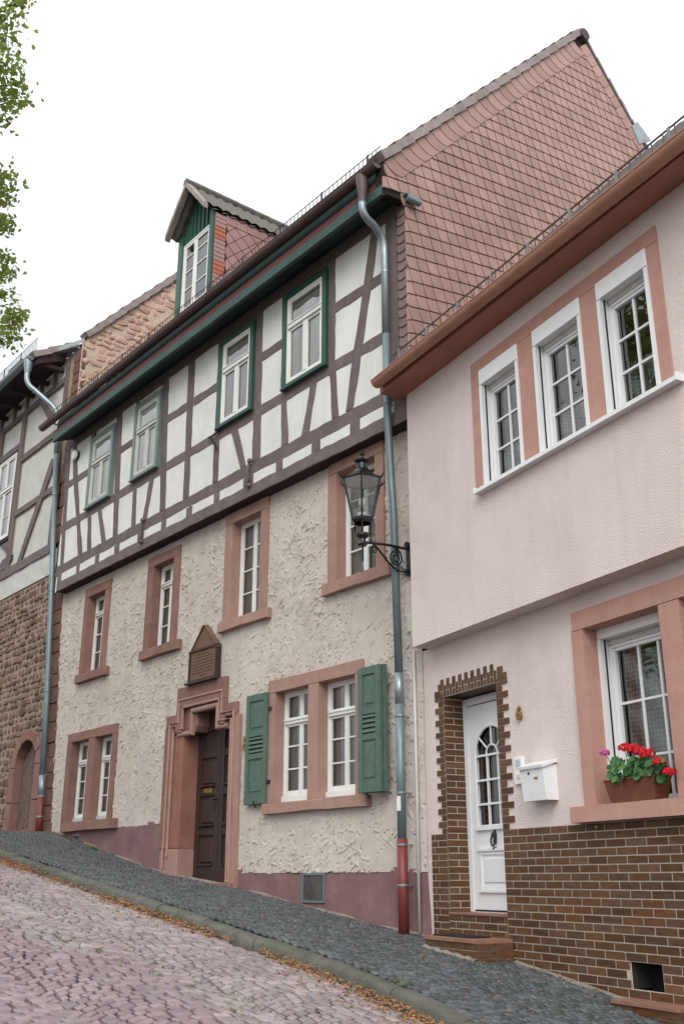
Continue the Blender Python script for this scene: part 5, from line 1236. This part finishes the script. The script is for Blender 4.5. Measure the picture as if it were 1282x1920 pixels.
# gutter and pipe
mb = MB(); 
for r in (.085, .077): mb.grid(lambda x, y, r=r: F8(-32+x*12.75, 12.17-r*math.sin(math.pi*y), .76+r*math.cos(math.pi*y)), 6, 10)
mb.add([F8(-19.25, 12.17, .76)]+[F8(-19.25, 12.17-.085*math.sin(math.pi*k/10), .76+.085*math.cos(math.pi*k/10)) for k in range(11)], [(0, k, k+1) for k in range(1, 11)])
mb.build('gutter', 'zinc_dark', h10, auto=50)
mb = MB(); mb.tube([F8(-19.38, 12.12, .76), F8(-19.38, 12.05, .76), F8(-19.38, 11.82, .76)], [.1, .1, .058], 14); mb.build('pipe_funnel', 'zinc', h10, auto=50)
pp = [F8(-19.38, 11.85, .76)]+bez([F8(-19.38, 11.75, .76), F8(-19.38, 11.55, .76), F8(-19.3, 11.45, .62)], 6)+bez([F8(-19.08, 11.1, .28), F8(-18.98, 10.95, .14), F8(-18.95, 10.6, .13)], 6)+[F8(-18.88, 9.9, .13)]
mb = MB(); mb.tube(pp, .055, 14); mb.build('downpipe', 'zinc', h10, smooth=True)
mb = MB(); mb.tube([F8(-18.88, 9.92, .13), F8(-18.44, 7.05, .13), F8(-18.12, 4.74, .13), F8(-17.98, 3.3, .13)], .055, 14); mb.build('downpipe', 'zinc_dark', h10, smooth=True)
mb = MB(); mb.tube([F8(-17.98, 3.35, .13), F8(-17.93, 2.95, .13)], .057, 14); mb.build('downpipe', 'zinc', h10, smooth=True)
mb = MB(); mb.tube([F8(-17.935, 2.97, .13), F8(-17.90, 2.3, .13)], .062, 14); mb.build('pipe_foot', 'red_pipe', h10, smooth=True)
for z, u in ((9.0, -18.74), (6.9, -18.42), (4.9, -18.14), (3.0, -17.94), (2.65, -17.92)):
    mb = MB(); mb.tube([F8(u, z, .13), F8(u, z-.025, .13)], .068, 14); mb.build('pipe_clamp', 'zinc', h10)
# timbering
O10 = .0
mb = MB(); mb.grid(lambda a, b: F8(-32+a*13.05, 7.8+b*4.4, -.02+.004*math.sin(a*200)*math.sin(b*31)), 120, 24); mb.build('plaster_infill', 'infill_old', h10, smooth=True)
tb = []
def tq(k, pts, o=.012): tb.append((Q(F8, k, pts, o), o))
tb += [(rect(-32, -18.98, 7.82, 8.02), .018), (rect(-32, -19.0, 11.72, 11.86), .016), (rect(-21.2, -18.95, 10.52, 10.68), .014), (rect(-32, -21.2, 10.92, 11.08), .014), (rect(-21.2, -18.95, 9.20, 9.34), .0145),
       (rect(-19.1, -18.94, 7.85, 12.2), .02), (rect(-21.38, -21.18, 7.85, 11.8), .0205), (rect(-22.75, -22.55, 7.85, 11.8), .0205)]
for u in (-19.7, -20.45, -21.25, -22.0, -22.8): tb.append((rect(u-.06, u+.06, 11.84, 12.3), .017))
tq('L2', [(720, 0), (780, 0), (270, 1480), (220, 1500)], .022); tq('L', [(550, 850), (605, 815), (770, 1060), (690, 1120)], .022)
tq('L2', [(0, 1580), (0, 1480), (45, 1400), (130, 1330), (165, 1380), (110, 1500)], .022); tq('L2', [(0, 1220), (100, 1150), (170, 1340), (130, 1380), (45, 1230)], .0215)
for poly, o in tb:
    mb = MB(); mb.chip(F8, wob(poly, .008, .3), -.05, o+.012, .008); mb.build('timber_beam', 'timber', h10)
# thin ochre lines round some fields
mb = MB()
for poly, o in tb:
    n_ = len(poly); 
    for i in range(n_):
        a, b = np.array(poly[i]), np.array(poly[(i+1) % n_]); dd = b-a; L = np.linalg.norm(dd)
        if L < .5: continue
        nn = np.array((dd[1], -dd[0]))/L
        for s_ in (1,): 
            q = [tuple(a+nn*.0), tuple(b+nn*.0), tuple(b+nn*.03), tuple(a+nn*.03)]; mb.chip(F8, q[::-1], -.02, -.008+R.uniform(0, .002), .001)
mb.build('painted_line', 'ochre_line', h10, kind='stuff')
mb = MB(); mb.box(F8, -22.55, -21.38, 8.75, 10.92, -.3, -.012); mb.build('window_recess', 'inside', h10)
mb = MB(); ring(mb, F8, -22.56, -21.37, 8.74, 10.93, .06, -.01, .03); mb.build('window_casing', 'timber_dark', h10)
window(F8, h10, -22.49, -21.44, 8.82, 10.86, .04, [], [9.35], transom=10.05, tw=.09, heavy_v=[-21.97], fw=.05, sw=.05, depth=.05, cur=[(.2, .5, 'curtain', .047), (.7, .95, 'curtain', .047)])
# arched doorway
def archstones():
    base = 2.3; rI, rO = .49, .70; zc = 3.6
    for sgn in (-1, 1):
        for k, (a, b) in enumerate(((base, 2.95), (2.96, zc))):
            mb = MB(); e = sorted((CA+sgn*rI, CA+sgn*(rO+.05))); mb.chip(F8, wob(rect(e[0], e[1], a, b), .008, .3), -.25, .05, .015); mb.build('door_jamb', 'sandstone_dark', h10)
    n = 7
    for k in range(n):
        a0, a1 = math.pi*k/n+.01, math.pi*(k+1)/n-.01; pts = [(CA+rI*math.cos(t), zc+rI*math.sin(t)) for t in np.linspace(a0, a1, 5)]+[(CA+rO*math.cos(t), zc+rO*math.sin(t)) for t in np.linspace(a1, a0, 5)]
        mb = MB(); mb.chip(F8, pts, -.25, .05, .012); mb.build('arch_stone', 'sandstone_dark', h10)
    mb = MB(); mb.box(F8, CA-.5, CA+.5, 2.3, 4.1, -.24, -.17); mb.build('door_back', 'dark_room', h10)
    dr = None
    mb = MB(); mb.chip(F8, rect(CA-.02, CA+.02, 2.42, 4.06), -.16, -.10, .004); dr = mb.build('plank_door', 'plank_wood', h10)
    for sgn in (-1, 1):
        for i in range(-3, 13):
            z0 = 2.4+i*.165; pts = []
            a, b = sorted((CA+sgn*.022, CA+sgn*.485))
            zl = lambda u: z0+abs(u-CA)*(-1.15 if True else 1)
            q = [(a, zl(a)), (b, zl(b)), (b, zl(b)+.143), (a, zl(a)+.143)]
            q = [(u, min(max(z, 2.4), 3.6+math.sqrt(max(0, .24-(u-CA)**2)))) for u, z in q]
            if max(z for u, z in q)-min(z for u, z in q) < .05 or abs(q[0][1]-q[3][1])+abs(q[1][1]-q[2][1]) < .03: continue
            p = MB(); p.chip(F8, q, -.16, -.115, .008); p.build('plank', 'plank_wood', dr)
archstones()
mb = MB(); mb.chip(F8, rect(CA-.6, CA+.6, 2.32, 2.44), -.25, .1, .01); mb.build('threshold_stone', 'sandstone_dark', h10)
snowguard(F8, -26, -19.2, 12.33, .68, h10, h=.30, step=.075)
# chimney behind
t = thing('chimney_stack', (-27.6, 2.2, 14.2), 'small weathered brick chimney rising behind the snow guard at the far left', 'chimney')
mb = MB(); mb.box(Frame((-27.6, 2.2, 14), (1, 0, 0), (0, -1, 0)), -.45, .45, 0, 2.15, -.35, .35); mb.build('stack', 'mossy_tile', t)
mb = MB(); mb.box(Frame((-27.6, 2.2, 14), (1, 0, 0), (0, -1, 0)), -.52, .52, 2.15, 2.3, -.42, .42); mb.build('cap', 'mossy_tile', t)
# mortar fillet along the house foot
mb = MB()
def fil(a, b):
    x = -18+a*9.8; return (x, .02-(.012+.03*b*(1+.7*math.sin(x*5)+.3*math.sin(x*17))), pavez(x, 0)+.03*(1-b)-.004)
mb.grid(fil, 120, 2); mb.build('wall_foot_mortar', 'old_mortar', h8)
mb = MB()
def fil2(a, b):
    u = 1.5+a*1.45; o = .016+(.01+.03*b*(1+.7*math.sin(u*9))); P = F6(u, 0, o); return (P[0], P[1], pavez(P[0], P[1])+.02*(1-b)-.004)
mb.grid(fil2, 40, 2); mb.build('wall_foot_mortar', 'old_mortar', h6)
# ================================================================== leaves, weeds
def leaflitter(mb, x, y, z, s_):
    a = R.random()*6.28; n_ = Vector((R.uniform(-.8, .8), R.uniform(-.8, .8), 1)).normalized(); d = Vector((math.cos(a), math.sin(a), 0)); d = (d-n_*d.dot(n_)).normalized(); e = n_.cross(d); c = Vector((x, y, z+s_*.25))
    w = s_*R.uniform(.28, .45); mb.add([tuple(c-d*s_), tuple(c+e*w-n_*.004), tuple(c+d*s_), tuple(c-e*w-n_*.004), tuple(c+n_*.2*s_)], [(0, 1, 4), (1, 2, 4), (2, 3, 4), (3, 0, 4)])
mb = MB()
for i in range(6000):
    x = -19+R.random()*15.5; dn = .5+.5*math.sin(x*1.7)+.35*math.sin(x*4.1+1)
    if R.random() > .25+.6*dn: continue
    d = abs(R.gauss(0, .085)); d = d if R.random() < .9 else R.uniform(0, .5); y = kerbY(x)-.155-d; h_ = max(0, .05*(1-d/.14))*R.random()
    leaflitter(mb, x, y, roadz(x, y)+.004+h_, R.uniform(.012, .029))
mb.build('fallen_leaves', 'leaf_dry', kind='stuff', label='drift of dry orange leaves in the gutter along the kerb', cat='fallen leaves')
mb = MB()
for i in range(620):
    x = -18+R.random()*14.5; y = kerbY(x)+.05+R.random()**.8*(wallY(x)-kerbY(x)-.08)
    if R.random() < .3: y = wallY(x)-.03-abs(R.gauss(0, .05))
    leaflitter(mb, x, y, pavez(x, y)+.006, R.uniform(.010, .022))
for i in range(120):
    x, y = -16+R.random()*11, -2.3-R.random()*2.5; leaflitter(mb, x, y, roadz(x, y)+.006, R.uniform(.01, .02))
mb.build('fallen_leaves', 'leaf_dry', kind='stuff', label='single dry leaves scattered over the dark pavement', cat='fallen leaves')
mb = MB()
def tuft(x, y, z, n, h):
    for k in range(n):
        a = R.random()*6.28; b = Vector((x+R.gauss(0, .02), y+R.gauss(0, .02), z)); d = Vector((math.cos(a), math.sin(a), 0)); t_ = b+d*h*R.uniform(.3, .9)+Vector((0, 0, h*R.uniform(.3, 1))); e = Vector((-d.y, d.x, 0))*.003
        mb.add([tuple(b-e), tuple(b+e), tuple(t_)], [(0, 1, 2)])
for i in range(150):
    x = -12.5+R.random()*7.5; y = -3.75+.25*math.sin(x*.7)+R.gauss(0, .14); tuft(x, y, roadz(x, y)-.004, 9, .03)
for i in range(40): x = -6.9+R.gauss(0, .25); y = kerbY(x)+.7+R.gauss(0, .3); tuft(x, y, pavez(x, y)-.004, 8, .02)
for x, y in ((-15.7, -.12), (-15.8, -.15), (-15.6, -.1), (-6.35, -2.02)): 
    for q in range(5): tuft(x+R.gauss(0, .05), y+R.gauss(0, .03), pavez(x, y), 12, .06)
mb.build('weeds', 'grass', kind='stuff', label='small green weeds growing in the joints between the cobbles', cat='weeds')
# ================================================================== trees
def tree(name, base, top, blobs, nleaf, ls, label, limbs, group=None, inframe=True):
    t = thing(name, base, label, 'tree', group)
    mb = MB(); b = Vector(base); tp = Vector(top)
    mb.tube([tuple(b), tuple(b.lerp(tp, .5)+Vector((.15, .1, 0))), tuple(tp)], [.28, .2, .1], 10)
    mb.build('trunk', 'bark', t, smooth=True)
    mb = MB()
    for (p, r) in limbs:
        p = Vector(p); s_ = b.lerp(tp, R.uniform(.45, .95)); mid = s_.lerp(p, .5)+Vector((0, 0, .3)); mb.tube(bez([tuple(s_), tuple(mid), tuple(p)], 6), [.07, .06, .045, .035, .025, .015, .008][:7], 6)
    mb.build('limb', 'bark', t, smooth=True, kind='stuff')
    mb = MB(); tot = sum(r**2 for _, r in blobs)
    for c, r in blobs:
        n_ = int(nleaf*r*r/tot); c = Vector(c); ncl = max(3, n_//26)
        for k in range(ncl):
            v = Vector((R.gauss(0, 1), R.gauss(0, 1), R.gauss(0, 1))).normalized()*r*R.random()**.4; cc_ = c+v; cr = r*.22+.05
            tn = R.random()
            for q in range(26):
                p = cc_+Vector((R.gauss(0, cr), R.gauss(0, cr), R.gauss(0, cr*.7)))
                if not inframe and seen(tuple(p), 6): continue
                n2 = Vector((R.gauss(0, 1), R.gauss(0, 1), R.gauss(0, 1)+.8)).normalized(); a = n2.orthogonal().normalized(); a = Matrix.Rotation(R.random()*6.28, 3, n2) @ a; e = n2.cross(a); s_ = ls*R.uniform(.7, 1.25)
                mb.add([tuple(p-a*s_), tuple(p-a*s_*.2+e*s_*.6), tuple(p+a*s_), tuple(p-a*s_*.2-e*s_*.6)], [(0, 1, 2), (0, 2, 3)], tone=min(1, max(0, tn*.6+R.random()*.4)))
    mb.build('crown', 'leaf', t, kind='stuff')
    return t
ed = []
for x, y, r in ((8, 20, .16), (12, 60, .14), (2, 100, .2), (5, 140, .22), (18, 160, .16), (0, 185, .22), (20, 190, .13), (6, 215, .12), (-12, 60, .3), (-20, 150, .4), (8, 335, .1), (0, 350, .14), (2, 375, .08), (12, 420, .07), (0, 420, .08), (12, 482, .14), (-4, 495, .14), (0, 515, .08), (4, 560, .07), (18, 590, .12), (4, 605, .17), (26, 600, .07), (6, 640, .12), (-8, 620, .25), (-20, 480, .3), (-20, 350, .3), (36, 5, .06)):
    c = CAM+ray(x, y)*R.uniform(12.4, 13.2); ed.append((tuple(c), r))
# the part of the crown outside the photograph
out = [((-10.8, -8.0, 9.5), 1.4), ((-9.3, -7.8, 11.5), 1.5), ((-11.5, -8.0, 7.6), 1.2), ((-9.0, -8.4, 9.0), 1.6), ((-10.5, -9.2, 11.5), 1.8), ((-8.2, -8.0, 13), 1.6)]
lim = [(c, .02) for c, r in ed[::2]]+[(c, .02) for c, r in out]
t1 = tree('street_tree', (-11.0, -9.6, gz(-11)-.2), (-10.2, -8.2, 9.5), ed, 1250, .038, 'leafy green tree reaching into the left edge of the photo', lim)
mb = MB()
for c, r in out:
    c = Vector(c)
    for k in range(1100):
        p = c+Vector((R.gauss(0, .5), R.gauss(0, .5), R.gauss(0, .5)))*r
        if seen(tuple(p), 12): continue
        n2 = Vector((R.gauss(0, 1), R.gauss(0, 1), R.gauss(0, 1)+.8)).normalized(); a = n2.orthogonal().normalized(); e = n2.cross(a); s_ = .075*R.uniform(.7, 1.2)
        mb.add([tuple(p-a*s_), tuple(p+e*s_*.6), tuple(p+a*s_), tuple(p-e*s_*.6)], [(0, 1, 2, 3)])
mb.build('crown', 'leaf', t1, kind='stuff')
tree('park_tree', (-20, -12.5, 1.9), (-20, -12, 13), [((-19.5, -12.5, 13.5), 2.6), ((-22, -12, 11), 2.4), ((-17.5, -12.5, 10), 2.3), ((-20.5, -12, 16.5), 2.2), ((-18.5, -12.0, 7.5), 1.8), ((-23.5, -13, 8.5), 2.0), ((-16, -12, 13), 1.6)], 9000, .17, 'dark tree across the street mirrored in the window panes of the pink house', [((-17, -12, 10), .1), ((-22, -12, 11), .1), ((-20, -12, 16), .1)], inframe=False)
print('objects', len(D.objects))
